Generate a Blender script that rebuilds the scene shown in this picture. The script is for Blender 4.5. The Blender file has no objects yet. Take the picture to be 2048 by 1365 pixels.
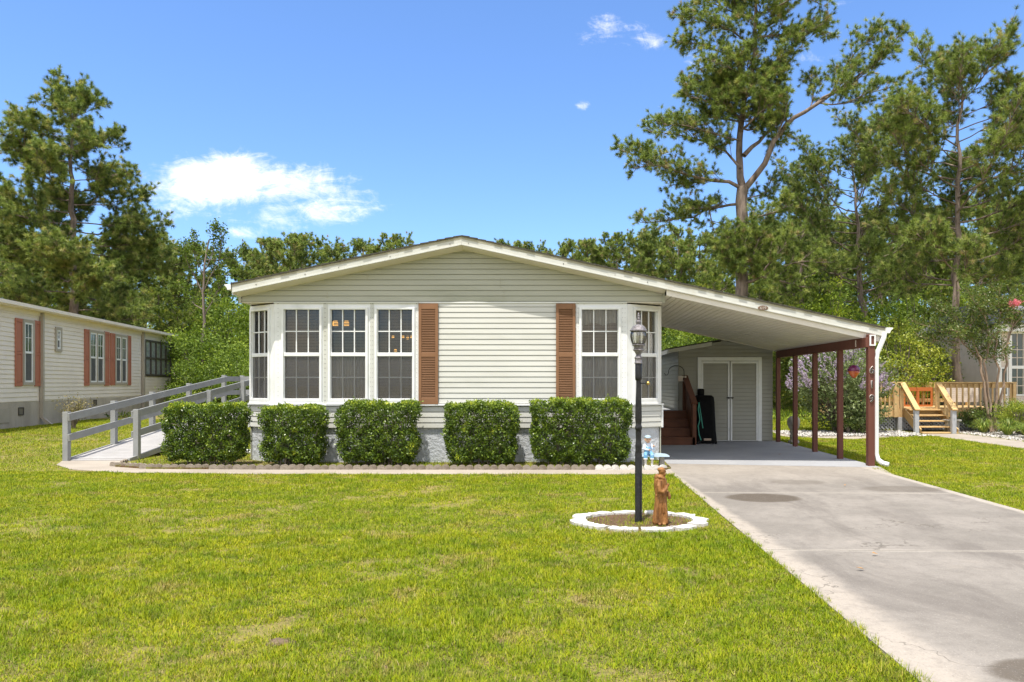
import bpy, math, random
import numpy as np
from mathutils import Vector
C = bpy.context.scene.collection
R = math.radians
# ------------------------------------------------------------------ camera
H = 1.45          # eye height, metres
cam = bpy.data.cameras.new("camera"); camo = bpy.data.objects.new("camera", cam); C.objects.link(camo)
camo.location = (0, 0, H); camo.rotation_euler = (R(90), 0, 0)
cam.sensor_width = 36; cam.lens = 1500/2048*36
cam.shift_x = -(1128-1024)/2048; cam.shift_y = (767-682.5)/2048
cam.clip_start = .1; cam.clip_end = 3000
bpy.context.scene.camera = camo
def P(px, py, Y):                      # a point seen at that spot of the photo, Y metres away
    return Vector(((px-1128)/1500*Y, Y, H-(py-767)/1500*Y))
# ------------------------------------------------------------------ node helper
class NT:
    def __init__(s, tree): s.t = tree; s.n = tree.nodes; s.l = tree.links
    def new(s, typ, **kw):
        n = s.n.new(typ)
        for k, v in kw.items(): setattr(n, k, v)
        return n
    def put(s, sock, v):
        if isinstance(v, bpy.types.NodeSocket): s.l.new(v, sock)
        elif isinstance(v, bpy.types.Node): s.l.new(v.outputs[0], sock)
        elif v is not None:
            if hasattr(sock.default_value, '__len__') and not hasattr(v, '__len__'): v = (v,)*len(sock.default_value)
            if hasattr(v, '__len__') and len(sock.default_value) == 4 and len(v) == 3: v = tuple(v)+(1,)
            sock.default_value = v
    def m(s, op, a, b=None, c=None, clamp=False):
        n = s.new('ShaderNodeMath', operation=op, use_clamp=clamp)
        s.put(n.inputs[0], a)
        if b is not None: s.put(n.inputs[1], b)
        if c is not None: s.put(n.inputs[2], c)
        return n.outputs[0]
    def mix(s, f, a, b, mode='MIX'):
        n = s.new('ShaderNodeMix', data_type='RGBA', blend_type=mode)
        s.put(n.inputs['Factor'], f); s.put(n.inputs[6], a); s.put(n.inputs[7], b)
        return n.outputs[2]
    def noise(s, vec, scale, detail=4, rough=.55, dist=0):
        n = s.new('ShaderNodeTexNoise'); s.put(n.inputs['Vector'], vec)
        n.inputs['Scale'].default_value = scale; n.inputs['Detail'].default_value = detail
        n.inputs['Roughness'].default_value = rough; n.inputs['Distortion'].default_value = dist
        return n.outputs['Fac']
    def ramp(s, v, lo, hi, a=0, b=1):
        n = s.new('ShaderNodeMapRange', interpolation_type='SMOOTHSTEP')
        s.put(n.inputs[0], v); s.put(n.inputs[1], lo); s.put(n.inputs[2], hi); s.put(n.inputs[3], a); s.put(n.inputs[4], b)
        return n.outputs[0]
    def cramp(s, v, stops):
        n = s.new('ShaderNodeValToRGB'); e = n.color_ramp.elements
        while len(e) < len(stops): e.new(.5)
        for i, (p, c) in enumerate(stops): e[i].position = p; e[i].color = tuple(c)+(1,)
        s.put(n.inputs[0], v); return n.outputs[0]
    def scale(s, v, sc):
        n = s.new('ShaderNodeVectorMath', operation='MULTIPLY'); s.put(n.inputs[0], v); n.inputs[1].default_value = sc
        return n.outputs[0]
    def xyz(s, v):
        n = s.new('ShaderNodeSeparateXYZ'); s.put(n.inputs[0], v); return n.outputs
# ------------------------------------------------------------------ world and sun
SUN = Vector((-.107, -.30, .945)).normalized()
W = bpy.data.worlds.new("World"); bpy.context.scene.world = W; W.use_nodes = True
t = NT(W.node_tree); t.n.clear()
sky = t.new('ShaderNodeTexSky', sky_type='NISHITA', sun_disc=False)
sky.sun_elevation = math.asin(SUN.z); sky.sun_rotation = math.atan2(SUN.x, SUN.y)
sky.altitude = 0; sky.air_density = 1.0; sky.dust_density = .8; sky.ozone_density = 2.0
tc = t.new('ShaderNodeTexCoord').outputs['Generated']
x, y, z = t.xyz(tc)
yy = t.m('MAXIMUM', y, .05)
u = t.m('DIVIDE', x, yy); v = t.m('DIVIDE', z, yy)
cmb = t.new('ShaderNodeCombineXYZ'); t.put(cmb.inputs[0], u); t.put(cmb.inputs[1], v); uv = cmb.outputs[0]
n1 = t.noise(uv, 11, 10, .70, .5); n2 = t.noise(t.scale(uv, (1, 2.6, 1)), 22, 10, .72, 1.2)
nn = t.m('ADD', t.m('MULTIPLY', n1, .6), t.m('MULTIPLY', n2, .4))
mask = None
for (px, py, rx, ry, a) in ((425, 362, 165, 74, 1.55), (390, 405, 170, 62, .95), (600, 372, 160, 66, 1.15), (650, 412, 190, 60, 1.0), (735, 410, 90, 40, .66), (490, 466, 80, 30, .9), (560, 440, 220, 46, .75), (320, 425, 100, 60, .75),
                            (1215, 60, 130, 60, .74), (1290, 85, 120, 40, .72), (1166, 211, 28, 18, .95), (1640, 115, 170, 30, .55), (1400, 120, 120, 60, .5), (30, 300, 40, 20, .5), (1680, 8, 40, 12, .5), (1040, 470, 60, 14, .5), (560, 20, 20, 5, 0)):
    du = t.m('DIVIDE', t.m('SUBTRACT', u, (px-1128)/1500), rx/1500); dv = t.m('DIVIDE', t.m('SUBTRACT', v, (767-py)/1500), ry/1500)
    d = t.m('SQRT', t.m('ADD', t.m('MULTIPLY', du, du), t.m('MULTIPLY', dv, dv)))
    g = t.m('MULTIPLY', t.ramp(d, 1.35, .0), a)
    mask = g if mask is None else t.m('MAXIMUM', mask, g)
dens = t.ramp(t.m('ADD', mask, t.m('MULTIPLY', t.m('SUBTRACT', nn, .5), 3.0)), .48, 1.45)
dens = t.m('MULTIPLY', dens, t.ramp(mask, .02, .3))
dens = t.m('MULTIPLY', dens, t.m('GREATER_THAN', y, .06))
# unseen broken cloud added overhead and behind the camera as neutral fill light
n3 = t.noise(t.scale(tc, (1, 1, 1.6)), 2.6, 7, .62, .5)
back = t.m('MULTIPLY', t.ramp(n3, .36, .56), t.m('MAXIMUM', t.ramp(y, .35, -.1), t.ramp(z, .62, .8)))
back = t.m('MULTIPLY', back, t.ramp(z, -.02, .06))
dens = t.m('MAXIMUM', dens, back)
hs = t.new('ShaderNodeHueSaturation'); t.put(hs.inputs['Color'], sky.outputs[0]); hs.inputs['Saturation'].default_value = 1.0
gm = t.mix(1.0, hs.outputs[0], (.76, .97, 1.26, 1), 'MULTIPLY')
cl = t.mix(dens, gm, (7.8, 7.5, 7.1, 1))
bg = t.new('ShaderNodeBackground'); t.put(bg.inputs[0], cl); bg.inputs[1].default_value = .15
wo = t.new('ShaderNodeOutputWorld'); t.l.new(bg.outputs[0], wo.inputs[0])
sl = bpy.data.lights.new("sun", 'SUN'); sl.energy = 4.7; sl.angle = R(.53); sl.color = (1, .945, .865)
so = bpy.data.objects.new("sun", sl); C.objects.link(so); so.rotation_euler = SUN.to_track_quat('Z', 'Y').to_euler()
vs = bpy.context.scene.view_settings; vs.view_transform = 'Standard'; vs.look = 'None'; vs.gamma = 1; vs.use_curve_mapping = False
vs.exposure = .5
bpy.context.scene.cycles.max_bounces = 8; bpy.context.scene.cycles.transparent_max_bounces = 16
# ------------------------------------------------------------------ materials
def mat(name, c1, c2=None, rough=.7, scale=4, var=.5, bump=0, bscale=40, spec=.3, metal=0, dirt=None, stretch=(1, 1, 1), emit=None):
    m = bpy.data.materials.new(name); m.use_nodes = True; t = NT(m.node_tree); b = t.n['Principled BSDF']
    co = t.scale(t.new('ShaderNodeTexCoord').outputs['Object'], stretch)
    col = c1
    if c2 is not None:
        col = t.mix(t.ramp(t.noise(co, scale, 6, .6), .5-var*.5, .5+var*.5), c1, c2)
    if dirt:
        dc, amt, ds = dirt
        col = t.mix(t.m('MULTIPLY', t.ramp(t.noise(co, ds, 8, .65), .5, .75), amt), col, dc)
    t.put(b.inputs['Base Color'], col)
    b.inputs['Roughness'].default_value = rough; b.inputs['Specular IOR Level'].default_value = spec; b.inputs['Metallic'].default_value = metal
    if bump:
        bn = t.new('ShaderNodeBump'); bn.inputs['Strength'].default_value = min(1, bump); bn.inputs['Distance'].default_value = .02*max(1, bump)
        t.put(bn.inputs['Height'], t.noise(co, bscale, 5, .6)); t.l.new(bn.outputs[0], b.inputs['Normal'])
    if emit: t.put(b.inputs['Emission Color'], emit[0]); b.inputs['Emission Strength'].default_value = emit[1]
    return m
def leafmat(name, stops, rough=.5, spec=.35, trans=.3, patch=0):
    m = bpy.data.materials.new(name); m.use_nodes = True; t = NT(m.node_tree); b = t.n['Principled BSDF']
    at = t.new('ShaderNodeAttribute', attribute_name='tone').outputs['Fac']
    oi = t.new('ShaderNodeObjectInfo').outputs['Random']
    f = t.m('ADD', at, t.m('MULTIPLY', t.m('SUBTRACT', oi, .5), patch), clamp=True)
    col = t.cramp(f, stops)
    t.put(b.inputs['Base Color'], col); b.inputs['Roughness'].default_value = rough; b.inputs['Specular IOR Level'].default_value = spec
    tr = t.new('ShaderNodeBsdfTranslucent'); t.put(tr.inputs[0], t.mix(1, col, (1.25, 1.35, .7, 1), 'MULTIPLY'))
    mx = t.new('ShaderNodeMixShader'); mx.inputs[0].default_value = trans
    t.l.new(b.outputs[0], mx.inputs[1]); t.l.new(tr.outputs[0], mx.inputs[2]); t.l.new(mx.outputs[0], t.n['Material Output'].inputs[0])
    return m
M = {}
M['siding'] = mat('siding', (.585, .585, .54), (.53, .53, .485), .5, 1.5, .6, dirt=((.36, .36, .28), .35, 1.2), stretch=(.5, 1, 2))
M['shedsiding'] = mat('shed_siding_shaded', (.34, .335, .29), (.29, .285, .24), .55, 1.5, .6)  # siding colour darkened to carry the dim shade under the carport
M['sidingd'] = mat('siding_dark', (.43, .43, .355), (.36, .365, .29), .55, 1.1, .6, dirt=((.26, .27, .19), .5, 1.6), stretch=(.35, 1, 1.6))  # darker green-grey siding tone with random dirt blotches
M['white'] = mat('white_vinyl', (.78, .79, .78), (.72, .73, .71), .4, 3, .6, dirt=((.42, .43, .36), .25, 3))
M['fascia'] = mat('fascia', (.60, .60, .56), (.52, .53, .48), .5, 2, .6, dirt=((.40, .37, .28), .4, 2.5))
M['beige'] = mat('beige_drip_edge', (.42, .40, .30), (.33, .31, .22), .6, 4, .6)
M['soffit'] = mat('soffit', (.74, .70, .62), (.67, .62, .54), .5, 1, .6)
M['shingle'] = mat('shingle', (.045, .042, .032), (.085, .08, .06), .9, 20, .6, .5, 60)
M['shingler'] = mat('shingle_red', (.30, .13, .08), (.22, .1, .07), .9, 12, .6, .4, 60)
M['shutter'] = mat('brown_shutter', (.245, .125, .062), (.205, .103, .05), .55, 3, .6)
M['shutterr'] = mat('red_shutter', (.42, .16, .10), (.37, .14, .085), .55, 3, .6)
M['stucco'] = mat('blue_grey_stucco', (.54, .56, .58), (.46, .49, .51), .9, 3, .6, 1.5, 14, dirt=((.30, .25, .2), .3, 2))
M['stucco2'] = mat('tan_stucco', (.50, .45, .36), (.34, .30, .235), .9, 2.2, .6, .9, 30, stretch=(1, 1, .35))
M['redpost'] = mat('oxblood_paint', (.15, .056, .038), (.11, .04, .028), .55, 6, .6, stretch=(1, 1, .2))
M['brownwood'] = mat('brown_stain', (.15, .055, .026), (.10, .038, .018), .6, 5, .6)
M['newwood'] = mat('yellow_pine', (.60, .42, .20), (.48, .32, .14), .6, 5, .6, dirt=((.30, .14, .04), .4, 6))
M['greywood'] = mat('grey_wood', (.40, .41, .42), (.33, .34, .35), .7, 3, .6, .2, 30)
M['rampwood'] = mat('grey_painted_wood', (.29, .30, .30), (.235, .24, .235), .65, 4, .6, .15, 30, dirt=((.25, .24, .2), .3, 5))
M['rampdeck'] = mat('ramp_boards', (.38, .37, .36), (.31, .30, .29), .7, 3, .6, dirt=((.3, .28, .22), .4, 4))
M['black'] = mat('black_paint', (.009, .009, .010), (.018, .018, .018), .4, 12, .5, spec=.3, dirt=((.35, .33, .3), .10, 60))
M['pewter'] = mat('worn_pewter', (.30, .28, .29), (.10, .09, .09), .5, 30, .5, .5, 70, metal=.3)
M['brass'] = mat('brass', (.55, .38, .12), None, .3, metal=1)
M['cover'] = mat('black_cover', (.003, .003, .0035), (.006, .006, .006), .7, 6, .5, .5, 9, spec=.12)
M['hook'] = mat('black_iron', (.01, .01, .01), None, .5)
M['hose'] = mat('green_hose', (.05, .28, .2), None, .5)
M['monk'] = mat('carved_brown', (.34, .16, .05), (.17, .07, .018), .5, 14, .5, .7, 35, stretch=(1, 1, .35), dirt=((.06, .025, .01), .6, 12))
M['stone'] = mat('white_stone', (.60, .585, .55), (.50, .48, .44), .85, 5, .6, .8, 25, dirt=((.30, .26, .2), .55, 9))
M['edging'] = mat('concrete_edging', (.30, .26, .21), (.15, .12, .09), .9, 9, .6, .5, 40)
M['castconc'] = mat('cast_concrete', (.38, .36, .32), (.25, .24, .20), .9, 9, .6, .8, 30)
M['bluegrey'] = mat('blue_grey_cast', (.34, .43, .48), (.28, .36, .42), .7, 8, .6)
M['skin'] = mat('painted_skin', (.62, .40, .27), None, .6)
M['hair'] = mat('painted_hair', (.10, .045, .02), None, .6)
M['blue'] = mat('painted_denim', (.07, .25, .45), (.25, .42, .55), .6, 30, .4)
M['pale'] = mat('painted_shirt', (.62, .68, .76), (.45, .52, .64), .6, 26, .5)
M['dark'] = mat('interior_dark', (.10, .065, .045), (.05, .035, .025), .8, 1.5, .5)
M['blind'] = mat('blind_slats', (.42, .32, .24), None, .5)
M['curtain'] = mat('curtain', (.52, .49, .45), (.40, .37, .34), .9, 5, .5)
M['frame2'] = mat('taupe_trim', (.40, .36, .29), (.36, .32, .26), .5, 4, .6)
M['bronze'] = mat('dark_frame', (.07, .06, .05), None, .5)
M['sidingn'] = mat('neighbour_siding', (.80, .73, .62), (.72, .65, .55), .5, 1.2, .6)
M['bark'] = mat('pine_bark', (.30, .235, .19), (.10, .078, .062), .95, 5, .4, 1.2, 9, stretch=(1, 1, .3))
M['barkg'] = mat('grey_bark', (.24, .20, .165), (.12, .095, .08), .95, 6, .4, .8, 9, stretch=(1, 1, .3))
M['barkl'] = mat('pale_smooth_bark', (.34, .25, .18), (.23, .16, .11), .8, 6, .4, .3, 9, stretch=(1, 1, .3))
M['amber'] = mat('amber_bulb', (.9, .5, .12), None, .5, emit=((1, .50, .10), 2.2))
M['purpleglass'] = mat('purple_foil', (.10, .01, .09), (.2, .02, .08), .25, 18, .5, spec=.7)
M['orangeglass'] = mat('orange_foil', (.42, .05, .02), (.55, .16, .03), .25, 18, .5, spec=.7)
M['orange'] = mat('orange_gate', (.42, .13, .035), None, .5)
M['bronzenum'] = mat('dark_numerals', (.06, .05, .045), None, .4, metal=.4)
M['silver'] = mat('numeral_rim', (.55, .5, .45), None, .35, metal=.6)
M['plaque'] = mat('plaque_brown', (.20, .13, .08), (.14, .09, .06), .5, 20, .5)
M['dirt'] = mat('dry_dirt', (.22, .16, .10), (.14, .10, .06), .95, 60, .5, 1, 60)
M['mulch'] = mat('mulch', (.16, .095, .05), (.07, .04, .022), .95, 30, .5, 1, 60)
M['gravelm'] = mat('gravel_ground', (.50, .45, .38), (.32, .27, .21), .95, 30, .5, 1, 80)
M['ivory'] = mat('ivory_panel', (.66, .58, .50), (.6, .52, .44), .7, 4, .5)
M['trampling'] = mat('dry_leaf', (.30, .16, .06), (.4, .25, .12), .8, 20, .5)
M['pine'] = leafmat('pine_needles', [(0, (.045, .075, .02)), (.4, (.18, .25, .055)), (.75, (.39, .46, .11)), (.9, (.50, .51, .17)), (1, (.36, .25, .15))], .55, .22, .15, .12)
M['pinel'] = leafmat('bright_pine_needles', [(0, (.03, .06, .012)), (.4, (.15, .21, .035)), (.8, (.33, .38, .06)), (1, (.44, .42, .09))], .55, .2, .18, .2)
M['leaf'] = leafmat('broad_leaves', [(0, (.035, .065, .010)), (.45, (.14, .21, .025)), (.8, (.29, .36, .04)), (1, (.46, .48, .06))], .55, .22, .3, .35)
M['myrtle'] = leafmat('myrtle_leaves', [(0, (.03, .055, .012)), (.5, (.10, .145, .025)), (.85, (.19, .23, .045)), (1, (.28, .20, .06))], .4, .4, .3, 0)
M['box'] = leafmat('hedge_leaves', [(0, (.02, .042, .008)), (.4, (.09, .15, .014)), (.78, (.25, .33, .028)), (1, (.52, .55, .05))], .36, .45, .2, 0)
M['yellowbush'] = leafmat('yellow_leaves', [(0, (.10, .15, .012)), (.5, (.26, .31, .03)), (1, (.45, .45, .06))], .45, .4, .3, 0)
M['lily'] = leafmat('lily_leaves', [(0, (.08, .15, .02)), (.6, (.22, .30, .05)), (1, (.45, .45, .12))], .45, .4, .3, 0)
M['vitex'] = leafmat('grey_green_leaves', [(0, (.06, .085, .03)), (.5, (.18, .23, .09)), (1, (.30, .34, .15))], .5, .35, .3, 0)
M['purple'] = leafmat('lilac_flowers', [(0, (.32, .24, .42)), (.5, (.50, .40, .58)), (1, (.66, .56, .72))], .7, .2, .3, 0)
M['pink'] = leafmat('pink_flowers', [(0, (.55, .09, .14)), (1, (.72, .26, .32))], .7, .2, .3, 0)
M['twigs'] = leafmat('dry_leaves', [(0, (.12, .10, .05)), (.6, (.25, .22, .10)), (1, (.4, .33, .2))], .7, .2, .3, 0)
def thin_glass(name, tint, rmin=.04, rmax=.9, rough=.01, op=0, opc=(.1, .1, .1)):
    m = bpy.data.materials.new(name); m.use_nodes = True; t = NT(m.node_tree); t.n.clear()
    tr = t.new('ShaderNodeBsdfTransparent'); tr.inputs[0].default_value = tuple(tint)+(1,)
    gl = t.new('ShaderNodeBsdfGlossy'); gl.inputs['Roughness'].default_value = rough
    fr = t.new('ShaderNodeFresnel'); fr.inputs[0].default_value = 1.5
    a = tr.outputs[0]
    if op:
        df = t.new('ShaderNodeBsdfDiffuse'); df.inputs[0].default_value = tuple(opc)+(1,)
        mo = t.new('ShaderNodeMixShader'); mo.inputs[0].default_value = op; t.l.new(a, mo.inputs[1]); t.l.new(df.outputs[0], mo.inputs[2]); a = mo.outputs[0]
    mx = t.new('ShaderNodeMixShader'); t.put(mx.inputs[0], t.m('MAXIMUM', fr.outputs[0], rmin))
    t.l.new(a, mx.inputs[1]); t.l.new(gl.outputs[0], mx.inputs[2])
    o = t.new('ShaderNodeOutputMaterial'); t.l.new(mx.outputs[0], o.inputs[0]); return m
M['glass'] = thin_glass('window_glass', (.86, .86, .82), .03)
M['lglass'] = thin_glass('lantern_glass', (.93, .93, .88), .12, rough=.04, op=.04, opc=(.6, .6, .55))
M['screen'] = thin_glass('insect_screen', (.86, .86, .86), .0, rough=.5, op=.22, opc=(.17, .16, .16))
# ground materials, laid out in metres
def gmat(name):
    m = bpy.data.materials.new(name); m.use_nodes = True; t = NT(m.node_tree); b = t.n['Principled BSDF']
    b.inputs['Roughness'].default_value = .9; b.inputs['Specular IOR Level'].default_value = .2
    geo = t.new('ShaderNodeNewGeometry').outputs['Position']
    return m, t, b, geo
def grass_colour(t, geo, at=None):
    big = t.noise(geo, .55, 5, .6); mid = t.noise(geo, 2.6, 5, .6); fine = t.noise(geo, 14, 4, .6)
    c = t.mix(t.ramp(big, .35, .65), (.24, .285, .010, 1), (.325, .33, .015, 1))
    c = t.mix(t.m('MULTIPLY', t.ramp(mid, .46, .66), .65), c, (.13, .20, .010, 1))
    c = t.mix(t.m('MULTIPLY', t.ramp(t.noise(geo, 7, 5, .65, .4), .50, .66), .62), c, (.10, .16, .010, 1))
    c = t.mix(t.m('MULTIPLY', t.ramp(t.noise(geo, 1.6, 8, .74, .6), .53, .66), .75), c, (.37, .27, .12, 1))
    c = t.mix(t.m('MULTIPLY', t.ramp(fine, .52, .70), .6), c, (.36, .30, .13, 1))
    return c
m, t, b, geo = gmat('lawn_soil')
c = grass_colour(t, geo); c = t.mix(.7, c, (.24, .18, .085, 1)); t.put(b.inputs['Base Color'], c)
bn = t.new('ShaderNodeBump'); bn.inputs['Strength'].default_value = .8; bn.inputs['Distance'].default_value = .05
t.put(bn.inputs['Height'], t.noise(geo, 25, 5, .7)); t.l.new(bn.outputs[0], b.inputs['Normal']); M['lawn'] = m
m = bpy.data.materials.new('grass_blades'); m.use_nodes = True; t = NT(m.node_tree); b = t.n['Principled BSDF']
geo = t.new('ShaderNodeNewGeometry').outputs['Position']; c = grass_colour(t, geo)
at = t.new('ShaderNodeAttribute', attribute_name='tone').outputs['Fac']
c = t.mix(1, c, t.cramp(at, [(0, (.34, .45, .28)), (.3, (.70, .86, .5)), (.6, (.98, 1.05, .65)), (.88, (1.25, 1.2, .9)), (.95, (1.5, 1.3, 2.6)), (1, (1.1, .8, 2.2))]), 'MULTIPLY')
t.put(b.inputs['Base Color'], c); b.inputs['Roughness'].default_value = .6; b.inputs['Specular IOR Level'].default_value = .14
tr = t.new('ShaderNodeBsdfTranslucent'); t.put(tr.inputs[0], t.mix(1, c, (1.2, 1.25, .7, 1), 'MULTIPLY')); mx = t.new('ShaderNodeMixShader'); mx.inputs[0].default_value = .2
t.l.new(b.outputs[0], mx.inputs[1]); t.l.new(tr.outputs[0], mx.inputs[2]); t.l.new(mx.outputs[0], t.n['Material Output'].inputs[0]); M['grass'] = m
def ell(t, X, Y, cx, cy, rx, ry, wob=None):
    a = t.m('DIVIDE', t.m('SUBTRACT', X, cx), rx); b_ = t.m('DIVIDE', t.m('SUBTRACT', Y, cy), ry)
    d = t.m('SQRT', t.m('ADD', t.m('MULTIPLY', a, a), t.m('MULTIPLY', b_, b_)))
    return t.m('ADD', d, wob) if wob is not None else d
def concrete(name, base, base2, driveway=False):
    m, t, b, geo = gmat(name); X, Y, Z = t.xyz(geo)
    c = t.mix(t.ramp(t.noise(geo, .8, 6, .65), .35, .65), base, base2)
    if driveway:
        st = t.scale(geo, (1, .35, 1))
        c = t.mix(t.m('MULTIPLY', t.ramp(t.noise(st, 1.3, 7, .7, .6), .44, .66), .7), c, (.135, .12, .105, 1))
        c = t.mix(t.m('MULTIPLY', t.ramp(t.noise(geo, 2.1, 7, .7), .55, .75), .35), c, (.36, .315, .265, 1))
        wob = t.m('MULTIPLY', t.m('SUBTRACT', t.noise(geo, 3.0, 5, .7), .5), 1.0)
        # pale scoured strip along the left edge, wider towards the street
        wd = t.ramp(Y, 12.5, 2.5, .05, .30)
        e = t.m('DIVIDE', t.m('SUBTRACT', X, 1.72), wd)
        c = t.mix(t.m('MULTIPLY', t.ramp(t.m('ADD', e, wob), 1.35, .6), .75), c, (.38, .335, .28, 1))
        e = t.m('DIVIDE', t.m('SUBTRACT', 5.17, X), .10)
        c = t.mix(t.m('MULTIPLY', t.ramp(t.m('ADD', e, wob), 1.35, .6), .7), c, (.42, .38, .32, 1))
        c = t.mix(t.m('MULTIPLY', t.ramp(Y, 10.2, 12.6), .5), c, (.36, .32, .27, 1))
        for cx, cy, rx, ry, k in ((2.5, 9.42, .46, .36, .92), (2.46, 3.72, .34, .2, .8), (4.6, 10.2, .55, .3, .45), (3.4, 10.9, .4, .25, .3)):
            c = t.mix(t.m('MULTIPLY', t.ramp(ell(t, X, Y, cx, cy, rx, ry, t.m('MULTIPLY', wob, .35)), 1.12, .85), k), c, (.085, .068, .05, 1))
        for jy in (9.84, 6.43, 3.02):
            dj = t.m('ABSOLUTE', t.m('SUBTRACT', t.m('ADD', Y, t.m('MULTIPLY', t.m('SUBTRACT', X, 3.4), .03)), jy))
            c = t.mix(t.m('MULTIPLY', t.ramp(t.m('ADD', dj, t.m('MULTIPLY', wob, .02)), .05, .02), .5), c, (.42, .385, .33, 1))
            c = t.mix(t.ramp(dj, .009, .005), c, (.10, .085, .065, 1))
    if driveway:
        vo = t.new('ShaderNodeTexVoronoi', feature='DISTANCE_TO_EDGE'); wv = t.new('ShaderNodeVectorMath', operation='ADD'); t.put(wv.inputs[0], geo)
        cm = t.new('ShaderNodeCombineXYZ'); nz_ = t.noise(geo, 2.5, 4, .6); t.put(cm.inputs[0], nz_); t.put(cm.inputs[1], t.noise(geo, 3.1, 4, .6)); t.put(wv.inputs[1], cm.outputs[0])
        t.put(vo.inputs['Vector'], wv.outputs[0]); vo.inputs['Scale'].default_value = .35
        c = t.mix(t.m('MULTIPLY', t.ramp(vo.outputs[0], .004, .0015), t.m('MULTIPLY', t.ramp(t.noise(geo, .6, 2, .5), .5, .6), .6)), c, (.08, .07, .055, 1))
        c = t.mix(t.m('MULTIPLY', t.ramp(t.noise(geo, 9, 6, .75), .45, .7), .35), c, (.13, .115, .10, 1))
    fine = t.noise(geo, 60, 3, .7)
    c = t.mix(t.m('MULTIPLY', t.ramp(fine, .5, .75), .3), c, (.10, .09, .08, 1))
    c = t.mix(t.m('MULTIPLY', t.ramp(t.noise(geo, 90, 2, .6), .58, .75), .3), c, (.55, .51, .45, 1))
    t.put(b.inputs['Base Color'], c)
    bn = t.new('ShaderNodeBump'); bn.inputs['Strength'].default_value = .35; bn.inputs['Distance'].default_value = .01
    t.put(bn.inputs['Height'], fine); t.l.new(bn.outputs[0], b.inputs['Normal'])
    return m
M['drive'] = concrete('driveway_concrete', (.19, .173, .15, 1), (.255, .232, .202, 1), True)
M['walk'] = concrete('walk_concrete', (.30, .262, .215, 1), (.37, .325, .27, 1))
M['slab'] = concrete('painted_slab', (.285, .29, .30, 1), (.33, .335, .345, 1))
m, t, b, geo = gmat('bed_soil')
c = t.mix(t.ramp(t.noise(geo, 2.5, 6, .7), .4, .62), (.13, .075, .035, 1), (.20, .20, .05, 1)); c = t.mix(t.ramp(t.noise(geo, 40, 3, .7), .45, .7), c, (.07, .045, .025, 1))
t.put(b.inputs['Base Color'], c); M['bed'] = m
# ------------------------------------------------------------------ object helpers
def tag(o, label=None, cat=None, group=None, kind=None):
    if label: o['label'] = label
    if cat: o['category'] = cat
    if group: o['group'] = group
    if kind: o['kind'] = kind
    return o
def thing(name, loc, label, cat, group=None, rz=0):
    o = bpy.data.objects.new(name, None); C.objects.link(o); o.location = loc; o.rotation_euler.z = rz
    o.empty_display_size = .1
    return tag(o, label, cat, group)
def link(name, me, mt, parent=None, local=False):
    o = bpy.data.objects.new(name, me); C.objects.link(o)
    if mt is not None:
        for x in (mt if isinstance(mt, (list, tuple)) else [mt]): me.materials.append(x)
    if parent is not None:
        o.parent = parent
        if parent.type == 'EMPTY' and not local: o.location = -parent.location
    return o
def copy_tree(o, parent=None):
    c = o.copy(); C.objects.link(c); c.parent = parent
    for ch in list(o.children): copy_tree(ch, c)
    return c
class Fr:      # a wall frame: u along the wall, z up, n outwards
    def __init__(s, o, u): s.o = Vector(o); s.u = Vector(u).normalized(); s.n = Vector((s.u.y, -s.u.x, 0))
    def p(s, u, z, n=0): return s.o + s.u*u + s.n*n + Vector((0, 0, z))
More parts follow.
